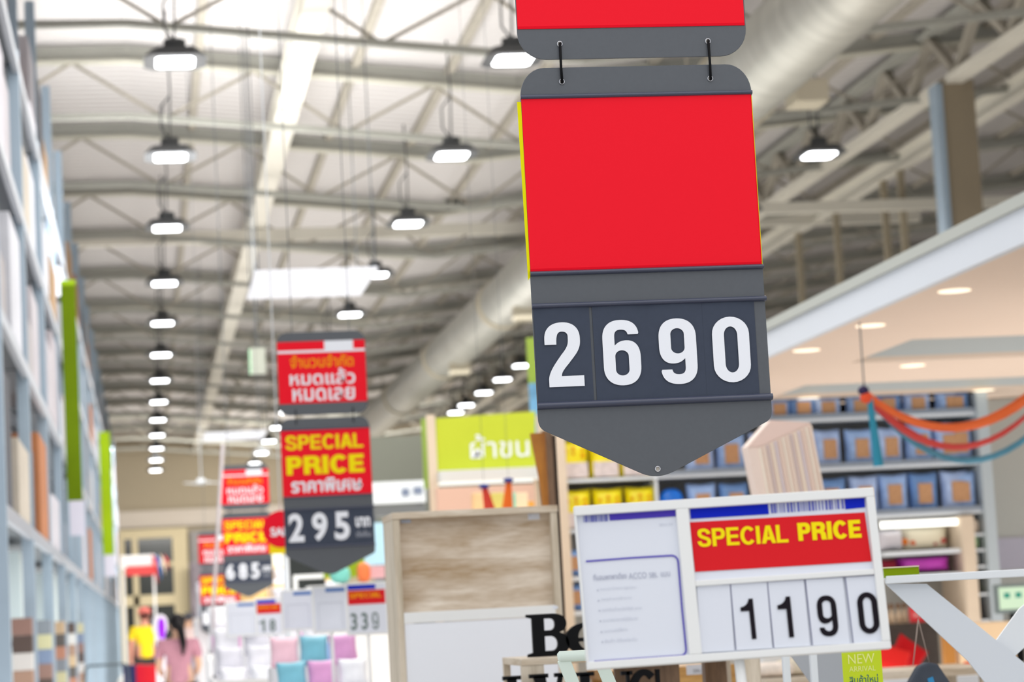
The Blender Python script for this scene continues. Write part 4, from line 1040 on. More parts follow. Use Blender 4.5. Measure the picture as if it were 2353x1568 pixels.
# peach folded paper bundle
Yp = 9.6
pb = thing('peach_packet', 'tall peach pleated paper packet with a slanted flap behind the white price frame', 'packet', (at(1810, 1100, Yp).x, Yp, 0))
def pbr(px, py): q = at(px, py, Yp) - pb.location; return (q.x, q.z)
MB().prism([pbr(1717, 1027), pbr(1770, 966), pbr(1862, 972), pbr(1925, 1300), pbr(1775, 1300)][::-1], 0, .10).build('packet_body', mat('peach_body', (250, 230, 218), .6), pb)
f1 = MB().prism([pbr(1717, 1027), pbr(1770, 966), pbr(1840, 970), pbr(1862, 972), pbr(1745, 1026)][::-1], -.006, -.001).build('flap', mat('pink_peach_flap', (248, 220, 208), .6), pb)
random.seed(11); pal = [(255, 244, 228), (248, 224, 208), (230, 220, 226), (255, 238, 218), (222, 206, 204), (250, 230, 214)]
for i in range(14):
    u = i / 13; xt = 1742 + (1858 - 1742) * u; yt = 1032 + (980 - 1032) * u; xb = 1790 + (1918 - 1790) * u; w_ = 5.5
    y0 = -.006 - .006 * (i % 2)
    MB().prism([pbr(xt, yt), pbr(xt + w_, yt - 2), pbr(xb + w_, 1295), pbr(xb, 1295)][::-1], y0, -.001).build('pleat', mat('pleat_%d' % (i % 6), pal[(i * 5) % 6] if u < .7 else pal[(0, 3)[i % 2]], .6), pb)
pl = thing('display_plinth', 'white plinth hidden behind the price frame carrying the peach packet', 'plinth', (pb.location.x + .03, Yp + .05, 0)); z_ = pbr(1800, 1300)[1]
MB().box(-.2, .2, -.15, .2, 0, z_ - .001).build('block', M_FRAME, pl)

# ------------------------------------------------------------------ green department board and its surroundings
YG = 18.0
gb = thing('department_board', 'lime green department board with white Thai lettering, hung left of the big sign', 'sign', (at(1100, 1100, YG).x, YG, at(1100, 1100, YG).z))
def gr(px, py, Y=YG): q = at(px, py, Y) - gb.location; return (q.x, q.z)
MB().prism([gr(1001, 962), gr(1229, 946), gr(1229, 1075), gr(1003, 1090), ][::-1], -.02, .02).build('board', M_LIME, gb)
a = gr(1081, 1058); b_ = gr(1300, 1045)
text('ผ้าขนหนู', 'lettering', a[0], b_[0] - .02, gr(1081, 1072)[1], gr(1081, 1000)[1], -.024, M_WTXT, gb, .006)
MB().box(gr(975, 960)[0], gr(1001, 960)[0] - .01, .18, .24, gr(975, 1120)[1], gr(975, 958)[1]).build('side_board', mat('side_green', (150, 176, 84), .6), gb)
MB().box(gr(980, 1000)[0], gr(1000, 1000)[0], -.04, .0, -gb.location.z, gr(980, 955)[1]).build('post', M_BIRCH, gb)
MB().box(gr(1222, 1000)[0], gr(1232, 1000)[0], .03, .05, -gb.location.z, gr(1222, 950)[1]).build('post', M_BIRCH, gb)
MB().box(gr(1004, 1100)[0], gr(1240, 1100)[0], -.2, .3, gr(1100, 1108)[1], gr(1100, 1082)[1]).build('canopy_edge', mat('pale_canopy', (218, 222, 220), .5), gb)
bt = item('blue_banner', 'narrow vertical banner, green over blue and white, just left of the big sign', 'banner', 1221, 1262, 775, 1000, 19.5, .02, mat('banner_green', (140, 164, 70), .6))
A = at(1221, 1000, 19.49); B = at(1262, 880, 19.49)
o = MB().box(A.x - bt.location.x, B.x - bt.location.x, -.03, -.012, 0, B.z - A.z).build('lower_print', mat('banner_blue', (110, 160, 196), .6, var=.35, scale=4), bt)
MB().box(-.012, .012, .02, .04, -bt.location.z, 0).build('pole', M_WHITE, bt)
# brown planks leaning behind the hutch
for i, (a, c_, top, m_, lab) in enumerate(((1225, 1252, 996, M_AMBER, 'amber bowed wooden board standing behind the oak hutch'), (1252, 1268, 990, M_OAKDK, 'narrow brown wooden board right of the amber board'), (1268, 1276, 1000, mat('near_black_wood', (70, 58, 50), .6), 'thin dark wooden board nearest the birch post'))):
    Yk = 9.0 + i * .05; m = MB(); n = 12; ztop = at(a, top, Yk).z; xa, xb = at(a, 1100, Yk).x, at(c_, 1100, Yk).x
    vs = []
    for j in range(n + 1):
        z = ztop * j / n; bow = (.05 * (1 - ((z - 0) / ztop)) if i == 0 else 0.0)
        bow = .035 * math.sin(PI * .5 * max(0, min(1, (ztop - z) / .35))) if i == 0 else .012 * max(0, min(1, (ztop - z) / .35))
        for yy in (0, .025): vs += [(xa + bow, Yk + yy, z), (xb + .01, Yk + yy, z)]
    fs = []
    for j in range(n):
        q = 4 * j; fs += [(q, q + 1, q + 5, q + 4), (q + 2, q + 6, q + 7, q + 3), (q, q + 4, q + 6, q + 2), (q + 1, q + 3, q + 7, q + 5)]
    fs += [(0, 2, 3, 1), (4 * n, 4 * n + 1, 4 * n + 3, 4 * n + 2)]
    m.add(vs, fs); tag(recentre(m.build('wooden_board', m_)), lab, 'board', 'boards behind the oak hutch')
# warm lit corner behind the hutch
Yw = 15.5
wp = item('peach_partition', 'peach pink partition glowing behind the hutch, under the pale canopy', 'partition', 1006, 1228, 1112, 1180, 17.6, .1, mat('peach_wall', (224, 186, 166), .7))
wp.scale.z = 1.0
MB().box(-.3, .3, .02, .08, -wp.location.z, 0).build('stand', M_BIRCH, wp)
tb2 = thing('low_shelf', 'low birch shelf hidden behind the hutch carrying the bright boxes', 'shelf', (at(1150, 1170, Yw).x, Yw, 0)); zq = at(1150, 1172, Yw).z
MB().box(-.35, .35, 0, .3, zq - .03, zq).build('shelf_board', M_BIRCH, tb2); MB().box(-.33, .33, .02, .28, 0, zq - .03).build('base', M_BIRCH, tb2)
for i, (a, c_, col, lab) in enumerate(((1090, 1118, (255, 214, 160), 'cream orange box on the low shelf behind the hutch'), (1132, 1158, (228, 214, 120), 'soft yellow box between the ribbon tassels'), (1176, 1186, (160, 214, 186), 'narrow mint box right of the orange ribbon tassel'), (1187, 1212, (255, 228, 190), 'cream box at the right end of the low shelf'), (1214, 1228, (232, 170, 80), 'small amber box beside the amber board'))):
    item('gift_box', lab, 'box', a, c_, 1132 if i != 4 else 1152, 1172, Yw + .06, .12, mat('box_%d' % i, col, .6), 'box', 'bright boxes behind the hutch')
for i, (px, py, bx, col, lab) in enumerate(((1112, 1118, 1126, (222, 76, 60), 'red ribbon tassel behind the hutch'), (1168, 1104, 1164, (246, 118, 46), 'orange ribbon tassel with a blue tie behind the hutch'))):
    t_ = thing('ribbon_tassel', lab, 'tassel', at(px, py, 13.5))
    e = at(bx, 1182, 13.5) - t_.location
    for q in range(3):
        MB().add([(-.012 + .008 * q, .004 * q, 0), (.002 + .008 * q, .004 * q, 0), (e.x + .02 * q, .004 * q, e.z), (e.x - .03 + .02 * q, .004 * q, e.z), (-.012 + .008 * q, .004 * q + .002, 0), (.002 + .008 * q, .004 * q + .002, 0), (e.x + .02 * q, .004 * q + .002, e.z), (e.x - .03 + .02 * q, .004 * q + .002, e.z)],
                 [(0, 1, 2, 3), (7, 6, 5, 4), (0, 3, 7, 4), (1, 5, 6, 2), (0, 4, 5, 1), (3, 2, 6, 7)]).build('ribbon', mat('tassel_%d' % i, col, .5), t_)
    MB().ell((0, 0, 0), (.03, .02, .014)).build('tie', mat('tassel_tie', (60, 70, 140), .5), t_)
    MB().tube([(0, 0, 0), (0, 0, roofz(t_.location.x) + .235 - t_.location.z)], .0012, 5).build('string', M_STEELDK, t_)
# bulkhead and pale sign left of the green board
bk = struct(MB().box(at(848, 1050, 60).x, at(990, 1050, 60).x + 3, 60, 60.3, 0, at(900, 1002, 60).z).build('wall_partition', mat('grey_partition', (120, 122, 112), .8)))
ws = thing('white_fascia_sign', 'white fascia board with small dark pictures, between the 295 sign and green board', 'sign', (at(910, 1160, 30).x, 30, 0))
A = at(846, 1160, 30) - ws.location; B = at(976, 1104, 30) - ws.location
MB().box(A.x, B.x, 0, .1, A.z, B.z).build('board', mat('fascia_white', (224, 228, 230), .5), ws)
for q, (a, c_, e1, e2) in enumerate(((925, 942, 1122, 1140), (952, 972, 1118, 1136))):
    A2 = at(a, e2, 29.9) - ws.location; B2 = at(c_, e1, 29.9) - ws.location; MB().box(A2.x, B2.x, -.02, 0, A2.z, B2.z).build('picture', mat('dark_picture', (120, 130, 150), .6), ws)
MB().box(A.x, B.x, .02, .3, A.z - .15, A.z - .02).build('lower_band', mat('fascia_dark', (110, 112, 112), .6), ws)
for q in (A.x + .05, B.x - .1): MB().box(q, q + .05, .1, .15, 0, A.z).build('post', M_STEELDK, ws)
item('product_poster', 'pale blue product poster beside the hutch, right of the 295 sign', 'poster', 832, 905, 1200, 1300, 22, .03, mat('pale_blue_poster', (178, 214, 230), .6, var=.08, scale=3))
q_ = [o for o in COL.objects if o.name.startswith('product_poster')][0]; MB().box(-.03, .03, .02, .05, -q_.location.z, 0).build('stand', M_STEELDK, q_)
q_ = item('product_poster', 'leaf green poster showing below the point of the 295 sign', 'poster', 744, 836, 1262, 1330, 20, .03, mat('leaf_poster', (136, 158, 30), .6)); MB().box(-.03, .03, .02, .05, -q_.location.z, 0).build('stand', M_STEELDK, q_)

# ------------------------------------------------------------------ hanging bits in the middle distance
for i, (Yh, x0, x1, py, lab) in enumerate(((24.5, 586, 869, 626, 'white translucent panel hung flat under the roof above the 295 sign'), (48, 470, 614, 997, 'smaller white hanging panel above the third sign'))):
    A = at(x0, py, Yh); B = at(x1, py, Yh); t = thing('ceiling_panel', lab, 'hanging panel', ((A.x + B.x) / 2, Yh, A.z), group='white panels hung flat from the roof')
    w_ = B.x - A.x
    MB().box(-w_ / 2, w_ / 2, 0, 2.05, 0, .02).build('panel', mat('white_panel', (214, 217, 226), .6), t)
    for qx in (-w_ / 2 + .03, w_ / 2 - .03):
        for qy in (.05, 2.0): MB().tube([(qx, qy, .02), (qx, qy, roofz(A.x + 1) - A.z + .2)], .006, 6).build('hanging_wire', M_STEELDK, t)
ex = thing('exit_box', 'hanging box sign with a green lit side, left of the 295 sign', 'sign', at(594, 858, 30))
MB().box(-.10, -.085, 0, .12, 0, .30).build('green_face', mat('exit_green', (170, 220, 180), .5, emit=.25), ex); MB().box(-.085, .09, 0, .12, 0, .31).build('casing', mat('pale_casing', (176, 180, 168), .5), ex)
MB().tube([(0, .06, .3), (0, .06, roofz(ex.location.x) + .235 - ex.location.z)], .010, 6).build('hanging_wire', M_STEELDK, ex)
sp = thing('spot_cluster', 'dark cluster of small roof mounted spotlights left of the big sign', 'spotlights', at(1047, 472, 40))
for q in (-.12, 0, .12): MB().tube([(q, 0, .08), (q + .01, -.05, -.08)], .045, 10).build('spotlight', M_BLACK, sp)
MB().box(-.2, .2, -.02, .02, .08, .11).build('bar', M_ROOFSTEEL, sp); MB().tube([(0, 0, .11), (0, 0, roofz(sp.location.x) + .235 - sp.location.z)], .012, 6).build('rod', M_ROOFSTEEL, sp)
fn = thing('ceiling_fan', 'small white ceiling fan hanging far down the aisle, left of the third sign', 'fan', at(462, 1110, 62))
for q in range(4):
    a = q * PI / 2 + .4; MB().bar((0, 0, 0), (math.cos(a) * .45, math.sin(a) * .45, 0), .12, .02).build('blade', M_WHITE, fn)
MB().tube([(0, 0, -.05), (0, 0, .1)], .10, 12).build('motor', M_WHITE, fn); MB().tube([(0, 0, .1), (0, 0, roofz(fn.location.x) + .235 - fn.location.z)], .015, 6).build('rod', M_WHITE, fn)
rs = thing('round_sale_sign', 'round red sale sign over a yellow base, half hidden by the 295 sign', 'sign', at(648, 1265, 14.2))
MB().tube([(0, 0, .12), (0, .015, .12)], .105, 32).build('disc', mat('sale_red', (226, 20, 44), .5), rs); text('SALE', 'lettering', -.06, .07, .08, .13, -.003, M_WTXT, rs, .03)
MB().box(-.07, .09, .002, .01, -.02, .07).build('base', mat('sale_yellow', (240, 214, 20), .5), rs); MB().tube([(0, .02, .2), (0, .02, roofz(rs.location.x) + .235 - rs.location.z)], .004, 6).build('hanging_wire', M_WHITE, rs)
MB().tube([(.02, .02, -.02), (.02, .02, -rs.location.z)], .018, 8).build('pole', M_WHITE, rs)
wpole = recentre(MB().tube([at(512, 1020, 20), at(490, 1400, 20), Vector((at(482, 1500, 20).x, 20, 0))], .014, 8).build('leaning_pole', mat('pole_white', (196, 188, 192), .4))); tag(wpole, 'long pale pole in front of the farthest red sign', 'pole')

# ------------------------------------------------------------------ back wall windows
bw = struct(thing('window_1', None, None, (at(355, 1568, 94.6).x, 94.6, 0)))
def wr(px, py): q = at(px, py, 94.6) - bw.location; return q.x, q.z
x0 = wr(272, 1230)[0]; x1 = wr(430, 1230)[0]; zt5 = wr(350, 1216)[1]
M_CREAM = mat('cream_frame', (206, 192, 158), .6); M_DGL = mat('dark_glass', (34, 38, 34), .12)
fr = MB().box(x0, x1, -.15, .1, zt5 - .35, zt5); fr.box(wr(398, 1300)[0], x1, -.15, .1, 0, zt5 - .35); fr.box(x0, x0 + .2, -.15, .1, 0, zt5 - .35)
fr.box(wr(305, 1300)[0], wr(318, 1300)[0], -.15, .1, 0, zt5 - .35)
for (a, c_) in ((1294, 1303), (1368, 1392)): fr.box(x0 + .2, wr(398, 1300)[0], -.15, .1, wr(350, c_)[1], wr(350, a)[1])
struct(fr.build('window_frame', M_CREAM, bw)); struct(MB().box(x0 + .1, x1 - .1, .0, .05, .1, zt5 - .2).build('pane', M_DGL, bw))
# red trimmed white booth canopy
bo = thing('booth_canopy', 'white booth canopy with red trim and coloured pennants in front of the far window', 'canopy', (at(325, 1330, 45).x, 45, 0))
def bor(px, py): q = at(px, py, 45) - bo.location; return q.x, q.z
a = bor(276, 1312); b_ = bor(356, 1274)
MB().box(a[0], b_[0], 0, 1.5, a[1] + .06, b_[1]).build('canopy', M_FRAME, bo, .02); MB().box(a[0] + .1, b_[0], -.03, 0, a[1] - .1, a[1] + .06).build('trim', mat('red_trim', (214, 80, 80), .6), bo)
for q, cc in enumerate(((226, 70, 80), (70, 120, 200), (240, 220, 200), (200, 60, 70))):
    MB().prism([(b_[0] - .06 + .07 * q, b_[1]), (b_[0] + .02 + .07 * q, b_[1] - .1), (b_[0] + .03 + .07 * q, b_[1] - .55 + .08 * q)][::-1], -.05 - .01 * q, -.04 - .01 * q).build('pennant', mat('pennant_%d' % q, cc, .6), bo)
for q in (a[0] + .03, b_[0] - .05): MB().box(q, q + .04, .02, .06, 0, a[1] + .06).build('post', M_FRAME, bo)
struct(MB().box(at(440, 1300, 94).x, at(470, 1300, 94).x + 4, 94.3, 94.6, 0, wr(440, 1222)[1]).build('wall_panel', mat('grey_far_panel', (150, 146, 144), .7)))
struct(MB().box(at(436, 1300, 93).x, at(640, 1300, 93).x, 93.2, 93.6, 0, wr(440, 1296)[1]).build('door_1', mat('far_display', (120, 112, 118), .7, var=.3, scale=2)))

# ------------------------------------------------------------------ people
def skinmesh(name, joints, edges, m, parent, lv=2):
    me = bpy.data.meshes.new(name); me.from_pydata([j[:3] for j in joints], edges, []); me.update()
    o = bpy.data.objects.new(name, me); COL.objects.link(o); o.parent = parent
    me.materials.append(m)
    s_ = o.modifiers.new('skin', 'SKIN'); s_.use_smooth_shade = True
    sv = me.skin_vertices[0].data
    for i, j in enumerate(joints):
        r = j[3]; sv[i].radius = (r, r) if not isinstance(r, tuple) else r
    sv[0].use_root = True
    sub = o.modifiers.new('sub', 'SUBSURF'); sub.levels = lv; sub.render_levels = lv
    return o
def person(name_lab, X, Y, h, shirt, trousers, hair, skin, arms='down', tail=False, rotz=0.0, hat=None):
    t = thing('person', name_lab, 'person', (X, Y, 0), (0, 0, rotz)); k = h / 1.62
    ms = mat('skin_%d' % skin[0], skin, .6)
    J = [(0, 0, .92, .13), (0, 0, 1.12, .115), (0, 0, 1.30, .13), (0, 0, 1.38, .07), (0, 0, 1.44, .047),
         (.17, 0, 1.33, .05), (.215, .01, 1.10, .038), (.235, -.05, .88, .028), (.235, -.065, .80, .035),
         (-.17, 0, 1.33, .05), (-.215, .01, 1.10, .038), (-.235, -.05, .88, .028), (-.235, -.065, .80, .035),
         (.09, 0, .86, .10), (.10, 0, .48, .062), (.10, .02, .10, .042), (.10, -.10, .04, .035),
         (-.09, 0, .86, .10), (-.10, 0, .48, .062), (-.10, .02, .10, .042), (-.10, -.10, .04, .035),
         (0, -.005, 1.50, .078), (0, -.005, 1.57, .07)]
    if arms == 'bent':
        J[7] = (.20, .16, 1.02, .028); J[8] = (.18, .22, 1.03, .033); J[11] = (-.20, .16, 1.02, .028); J[12] = (-.18, .22, 1.03, .033)
    E = [(0, 1), (1, 2), (2, 3), (3, 4), (2, 5), (5, 6), (6, 7), (7, 8), (2, 9), (9, 10), (10, 11), (11, 12), (0, 13), (13, 14), (14, 15), (15, 16), (0, 17), (17, 18), (18, 19), (19, 20), (4, 21), (21, 22)]
    for side in (8, 12):      # fingers and thumb
        sx_ = 1 if side == 8 else -1; bx, by, bz = J[side][:3]
        for f_ in range(4):
            i0 = len(J); J.append((bx + sx_ * .0, by + (f_ - 1.5) * .017, bz - .05, .010)); J.append((bx - sx_ * .012, by + (f_ - 1.5) * .018, bz - .10 + abs(f_ - 1.5) * .01, .008)); E += [(side, i0), (i0, i0 + 1)]
        i0 = len(J); J.append((bx - sx_ * .02, by + .045, bz - .03, .010)); E.append((side, i0))
    J = [(a * k, b_ * k, c_ * k, r * k) for a, b_, c_, r in J]
    skinmesh('body', J, E, ms, t)
    sh_ = [(0, 0, .86, .165), (0, 0, 1.0, .145), (0, 0, 1.14, .135), (0, 0, 1.29, .150), (0, 0, 1.375, .082), (.18, 0, 1.325, .070), (.215, .008, 1.16, .056), (-.18, 0, 1.325, .070), (-.215, .008, 1.16, .056)]
    skinmesh('shirt', [(a * k, b_ * k, c_ * k, r * k) for a, b_, c_, r in sh_], [(0, 1), (1, 2), (2, 3), (3, 4), (3, 5), (5, 6), (3, 7), (7, 8)], mat('shirt_%d_%d' % shirt[:2], shirt, .85, var=.08, scale=30), t)
    tr = [(0, 0, .90, .15), (.09, 0, .82, .115), (.10, 0, .48, .082), (.10, .02, .10, .062), (-.09, 0, .82, .115), (-.10, 0, .48, .082), (-.10, .02, .10, .062)]
    skinmesh('trousers', [(a * k, b_ * k, c_ * k, r * k) for a, b_, c_, r in tr], [(0, 1), (1, 2), (2, 3), (0, 4), (4, 5), (5, 6)], mat('trousers_%d_%d' % trousers[:2], trousers, .85), t)
    hm = MB().ell((0, -.018 * k, 1.555 * k), (.085 * k, .098 * k, .098 * k))
    if tail: hm.tube([(0, -.10 * k, 1.56 * k), (.03 * k, -.17 * k, 1.48 * k), (.055 * k, -.175 * k, 1.32 * k), (.045 * k, -.17 * k, 1.20 * k)], [.04 * k, .045 * k, .035 * k, .012 * k], 10)
    hm.build('hair', mat('hair_%d' % hair[0], hair, .5), t)
    # face on the far side (they look away, +y)
    fc = MB()
    for s_ in (-1, 1): fc.ell((s_ * .032 * k, .076 * k, 1.535 * k), (.011 * k, .006 * k, .006 * k), 0)
    fc.ell((0, .074 * k, 1.468 * k), (.024 * k, .006 * k, .006 * k), 1); fc.tube([(0, .078 * k, 1.535 * k), (0, .094 * k, 1.502 * k)], [.006 * k, .012 * k], 8, 2)
    for s_ in (-1, 1): fc.ell((s_ * .078 * k, .0, 1.52 * k), (.012 * k, .02 * k, .03 * k), 2)
    fc.build('face', [M_BLACK, mat('lips', (170, 90, 90), .5), ms], t)
    if hat: MB().ell((0, 0, 1.60 * k), (.10 * k, .11 * k, .07 * k)).build('hat', mat('hat_%d' % hat[0], hat, .7), t)
    return t
person('person seen from behind in a dusty pink T-shirt with a black ponytail', at(410, 1500, 26.6).x, 26.6, 1.585, (180, 130, 144), (40, 38, 42), (24, 22, 24), (206, 166, 140), 'bent', True)
person('person in a bright yellow shirt and dark shorts beyond the cart', at(333, 1450, 43).x, 43, 1.80, (240, 208, 40), (62, 58, 56), (90, 50, 44), (226, 160, 140), 'down', False, .2, (226, 120, 110))
person('distant person in a pale top and dark cap right of the person in pink', at(434, 1430, 50).x, 50, 1.72, (214, 190, 186), (150, 140, 150), (60, 56, 58), (206, 150, 130), 'down', False, 2.6, (70, 70, 76))
# standing display with purple panel, red crates, cart
sd = thing('standing_display', 'slim white standing display with a purple panel beside the person in pink', 'display stand', (at(368, 1450, 33).x, 33, 0))
zt6 = at(368, 1416, 33).z
MB().ell((0, 0, zt6 - .12), (.10, .05, .14), p=.8).box(-.07, .06, -.02, .03, 0, zt6 - .15).build('body', mat('display_white', (222, 216, 224), .5), sd)
MB().ell((.02, -.05, at(370, 1445, 33).z), (.05, .03, .14), p=.8).build('panel', mat('vivid_purple', (150, 40, 220), .5), sd)
for i, (px, col, h_) in enumerate(((300, (40, 40, 80), .5), (318, (206, 30, 50), .55), (345, (196, 36, 50), .52), (372, (206, 60, 56), .55))):
    Yq = 36 + .4 * i; z = at(px, 1528, Yq).z
    item('stacked_crate', ['navy', 'bright red', 'dark red', 'orange red'][i] + ' crate stacked at the far aisle end near the person in yellow', 'crate', px - 12, px + 12, 1528, 1528 + z / Yq * 5700 * 0.99, Yq, .35, mat('crate_%d' % i, col, .5), 'box', 'crates at the aisle end')
ca = thing('shopping_cart', 'dark handled shopping cart at the foot of the racks', 'shopping cart', (at(245, 1535, 27).x, 27, 0))
hz = at(245, 1529, 27).z
MB().tube([(-.23, .0, hz - .16), (-.22, 0, hz - .02), (-.19, 0, hz), (.19, 0, hz), (.22, 0, hz - .02), (.23, 0, hz - .16)], .014, 10).build('handle', mat('cart_handle', (58, 72, 78), .4), ca)
for s_ in (-1, 1): MB().tube([(s_ * .23, 0, hz - .16), (s_ * .22, .10, .25), (s_ * .22, .75, .18)], .011, 8).build('side_rail', M_STEELDK, ca)
bk_ = MB()
for i in range(8):
    z = .42 + i * .06
    for s_ in (-1, 1): bk_.tube([(s_ * .21, .08, z), (s_ * .18, .80, z + .0)], .004, 5)
    bk_.tube([(-.21, .08, z), (.21, .08, z)], .004, 5); bk_.tube([(-.18, .80, z), (.18, .80, z)], .004, 5)
for i in range(7): bk_.tube([(-.2 + i * .066, .08, .42), (-.2 + i * .066, .08, .84)], .004, 5); bk_.tube([(-.18 + i * .06, .8, .42), (-.18 + i * .06, .8, .84)], .004, 5); bk_.tube([(-.2 + i * .066, .08, .42), (-.18 + i * .06, .8, .42)], .004, 5)
bk_.build('basket', M_STEELDK, ca)
for sx_ in (-.2, .2):
    for sy_ in (.1, .72): MB().tube([(sx_ - .012, sy_, .055), (sx_ + .012, sy_, .055)], .055, 14).build('wheel', M_BLACK, ca)

# ------------------------------------------------------------------ pallet racking on the left
RX = -0.91; BL = 4.0
def rack_bay(y0):
    t = thing('rack_bay', '', 'shelf rack', (RX, y0, 0), group='bays of tall steel racking on the left')
    for (dx) in (-.10, -1.1):
        u = MB().box(dx, dx + .10, 0, .09, 0, 7.85)
        u.build('upright', M_STEEL, t)
    br = MB()
    for q in range(7): br.bar((-.10, .05, .3 + q), (-1.0, .05, 1.1 + q), .03)
    br.build('bracing', M_STEELDK, t)
    for z in LV:
        MB().box(-.05, -.0, .09, BL, z - .10, z).build('beam', mat('beam_grey', (150, 156, 166), .45), t)
    MB().box(-1.08, -.06, .09, BL, LV[0] - .02, LV[0]).build('deck', M_STEELDK, t)
    d = MB()
    for z in LV[1:]: d.box(-1.08, -.06, .09, BL, z - .02, z)
    d.build('decks', M_STEELDK, t)
    return t
LV = [2.35, 3.7, 5.0, 6.3]
y = 17.0; bays = []
i = 0
while y < 88:
    if i == 0: bays.append(rack_bay(y))
    else: bays.append(dup(bays[0], (RX, y, 0)))
    bays[-1]['label'] = 'bay of tall blue grey steel racking along the left aisle, %s bay' % ORD[i]
    y += BL; i += 1
BOXC = [(178, 174, 180), (160, 156, 158), (190, 188, 196), (166, 136, 104), (172, 166, 172), (168, 112, 78), (104, 100, 102), (184, 176, 164), (84, 86, 92), (196, 198, 206)]
boxes = []
for bi in range(len(bays)):
    y0 = 17.0 + BL * bi
    for li, z in enumerate(LV):
        if random.random() < .12: continue
        for part in range(2):
            w_ = random.uniform(1.2, 1.75); h = random.uniform(.5, 1.05); px_ = random.uniform(-.06, .03)
            m_ = mat('carton_%d' % random.randrange(len(BOXC)), BOXC[0], .8) if False else None
            ci = random.randrange(len(BOXC)); m_ = mat('carton_%d' % ci, BOXC[ci], .75, var=.08, scale=3)
            yy = y0 + .15 + part * 1.92
            o = MB().box(-.45, .45, 0, w_, 0, h).build('carton', m_, None, .01)
            o.location = (RX - .47 + px_, yy, z + .001)
            tag(o, '%s carton in the %s rack bay, %s level, %s half' % (['pale grey', 'warm grey', 'white', 'tan', 'light grey', 'brown', 'dark grey', 'cream', 'charcoal', 'bluish white'][ci], ORD[bi], ['lowest', 'second', 'third', 'top'][li], ['near', 'far'][part]), 'carton', 'cartons on the left racking')
# bright glazed lower displays under the racking
M_PALE = mat('pale_glazed_panel', (206, 222, 226), .3)
for bi in range(1, len(bays), 2):
    y0 = 17.0 + BL * bi
    t = thing('lower_display', 'pale lit display panel under the racking, %s bay' % ORD[bi], 'display', (RX, y0, 0), group='lower displays under the racking') if bi == 1 else None
    if bi == 1:
        MB().box(-.75, -.18, 1.2, BL - .5, 0, 2.2).build('panel', M_PALE, t)
        MB().box(-.16, -.08, 1.3, 1.36, 0, 2.15).build('edge_strip', mat('strip_white', (236, 244, 240), .4), t)
        LD = t
    else:
        t = dup(LD, (RX, y0, 0), 'pale lit display panel under the racking, %s bay' % ORD[bi])
cols = [(176, 128, 108), (96, 92, 90), (190, 166, 136), (160, 132, 116), (200, 198, 196), (88, 76, 72), (140, 112, 104), (120, 134, 160), (190, 186, 150), (128, 134, 142)]
for bi in range(0, 5):
    for q in range(7):
        o = MB().box(-.16, .0, 0, .3, 0, .14).build('small_box', mat('small_%d' % ((bi * 3 + q) % 10), cols[(bi * 3 + q) % 10], .7), None, .004)
        o.location = (RX - .02, 17.0 + BL * (bi + 1) - .45, .62 + q * .141)
        tag(o, 'small colourful box in the column beside the %s rack upright, %s from the bottom' % (ORD[bi], ordx[q]), 'box', 'small boxes beside the uprights')
        if q: pass
    o = recentre(MB().box(RX - .18, RX - .02, 17.0 + BL * (bi + 1) - .47, 17.0 + BL * (bi + 1) - .13, 0, .62).build('box_plinth', M_STEEL)); tag(o, 'steel plinth under the column of small boxes by the %s rack upright' % ORD[bi], 'plinth', 'plinths by the rack uprights')
# tall green banners with white tails
for i, (px0, px1, y0, y1, y2, Y, col, lab) in enumerate(((155, 190, 643, 1152, 1232, 39.6, (98, 122, 0), 'tall olive green aisle banner on the left racking'), (237, 262, 992, 1276, 1326, 74, (150, 182, 20), 'tall bright lime aisle banner farther down the left racking'))):
    A = at(px0, y1, 10.0); Y = 10.0 * -0.885 / A.x; A = at(px0, y1, Y); B = at(px1, y0, Y)
    t = thing('aisle_banner', lab, 'banner', (A.x, Y, A.z)); w_ = (at(px1, y1, Y) - A).x; H_ = B.z - A.z
    MB().box(0, w_, 0, .03, 0, H_).build('banner', mat('banner_%d' % i, col, .6, var=.1, scale=1.5), t)
    zt7 = at(px0, y2, Y).z - A.z
    MB().box(.02, w_ + .02, -.005, .02, zt7, 0).build('tail_card', mat('tail_white', (214, 212, 226), .6), t)
    MB().box(-.05, .03, .03, .06, H_ * .9, H_ * .93).build('bracket', M_STEELDK, t); MB().box(-.05, .03, .03, .06, H_ * .1, H_ * .13).build('bracket', M_STEELDK, t)

# ------------------------------------------------------------------ promo bins and goods (lower middle)
def bin_(lab, px0, px1, pyt, Y, depth, col=(226, 226, 230)):
    A = at(px0, pyt, Y); B = at(px1, pyt, Y); t = thing('promotion_bin', lab, 'bin', ((A.x + B.x) / 2, Y, 0), group='white promotion bins')
    w_ = B.x - A.x; m = MB(); z = A.z
    m.box(-w_ / 2, w_ / 2, 0, .02, 0, z); m.box(-w_ / 2, w_ / 2, depth - .02, depth, 0, z); m.box(-w_ / 2, -w_ / 2 + .02, .02, depth - .02, 0, z); m.box(w_ / 2 - .02, w_ / 2, .02, depth - .02, 0, z)
    m.box(-w_ / 2 + .02, w_ / 2 - .02, .02, depth - .02, 0, z - .10)
    m.build('bin_body', mat('bin_white', col, .5), t)
    MB().box(-w_ / 2 - .01, w_ / 2 + .01, -.012, 0, z - .05, z).build('price_rail', M_FRAME, t)
    return t, w_, z
pc = [(140, 174, 220), (240, 130, 164), (216, 216, 226), (70, 176, 198), (218, 156, 206), (236, 236, 244), (120, 190, 210), (206, 160, 214), (246, 200, 214), (176, 196, 230), (232, 190, 120), (236, 238, 246)]
pn = ['blue', 'pink', 'silver white', 'teal', 'lilac pink', 'white', 'aqua', 'lavender', 'blush', 'ice blue', 'sand', 'snow white']
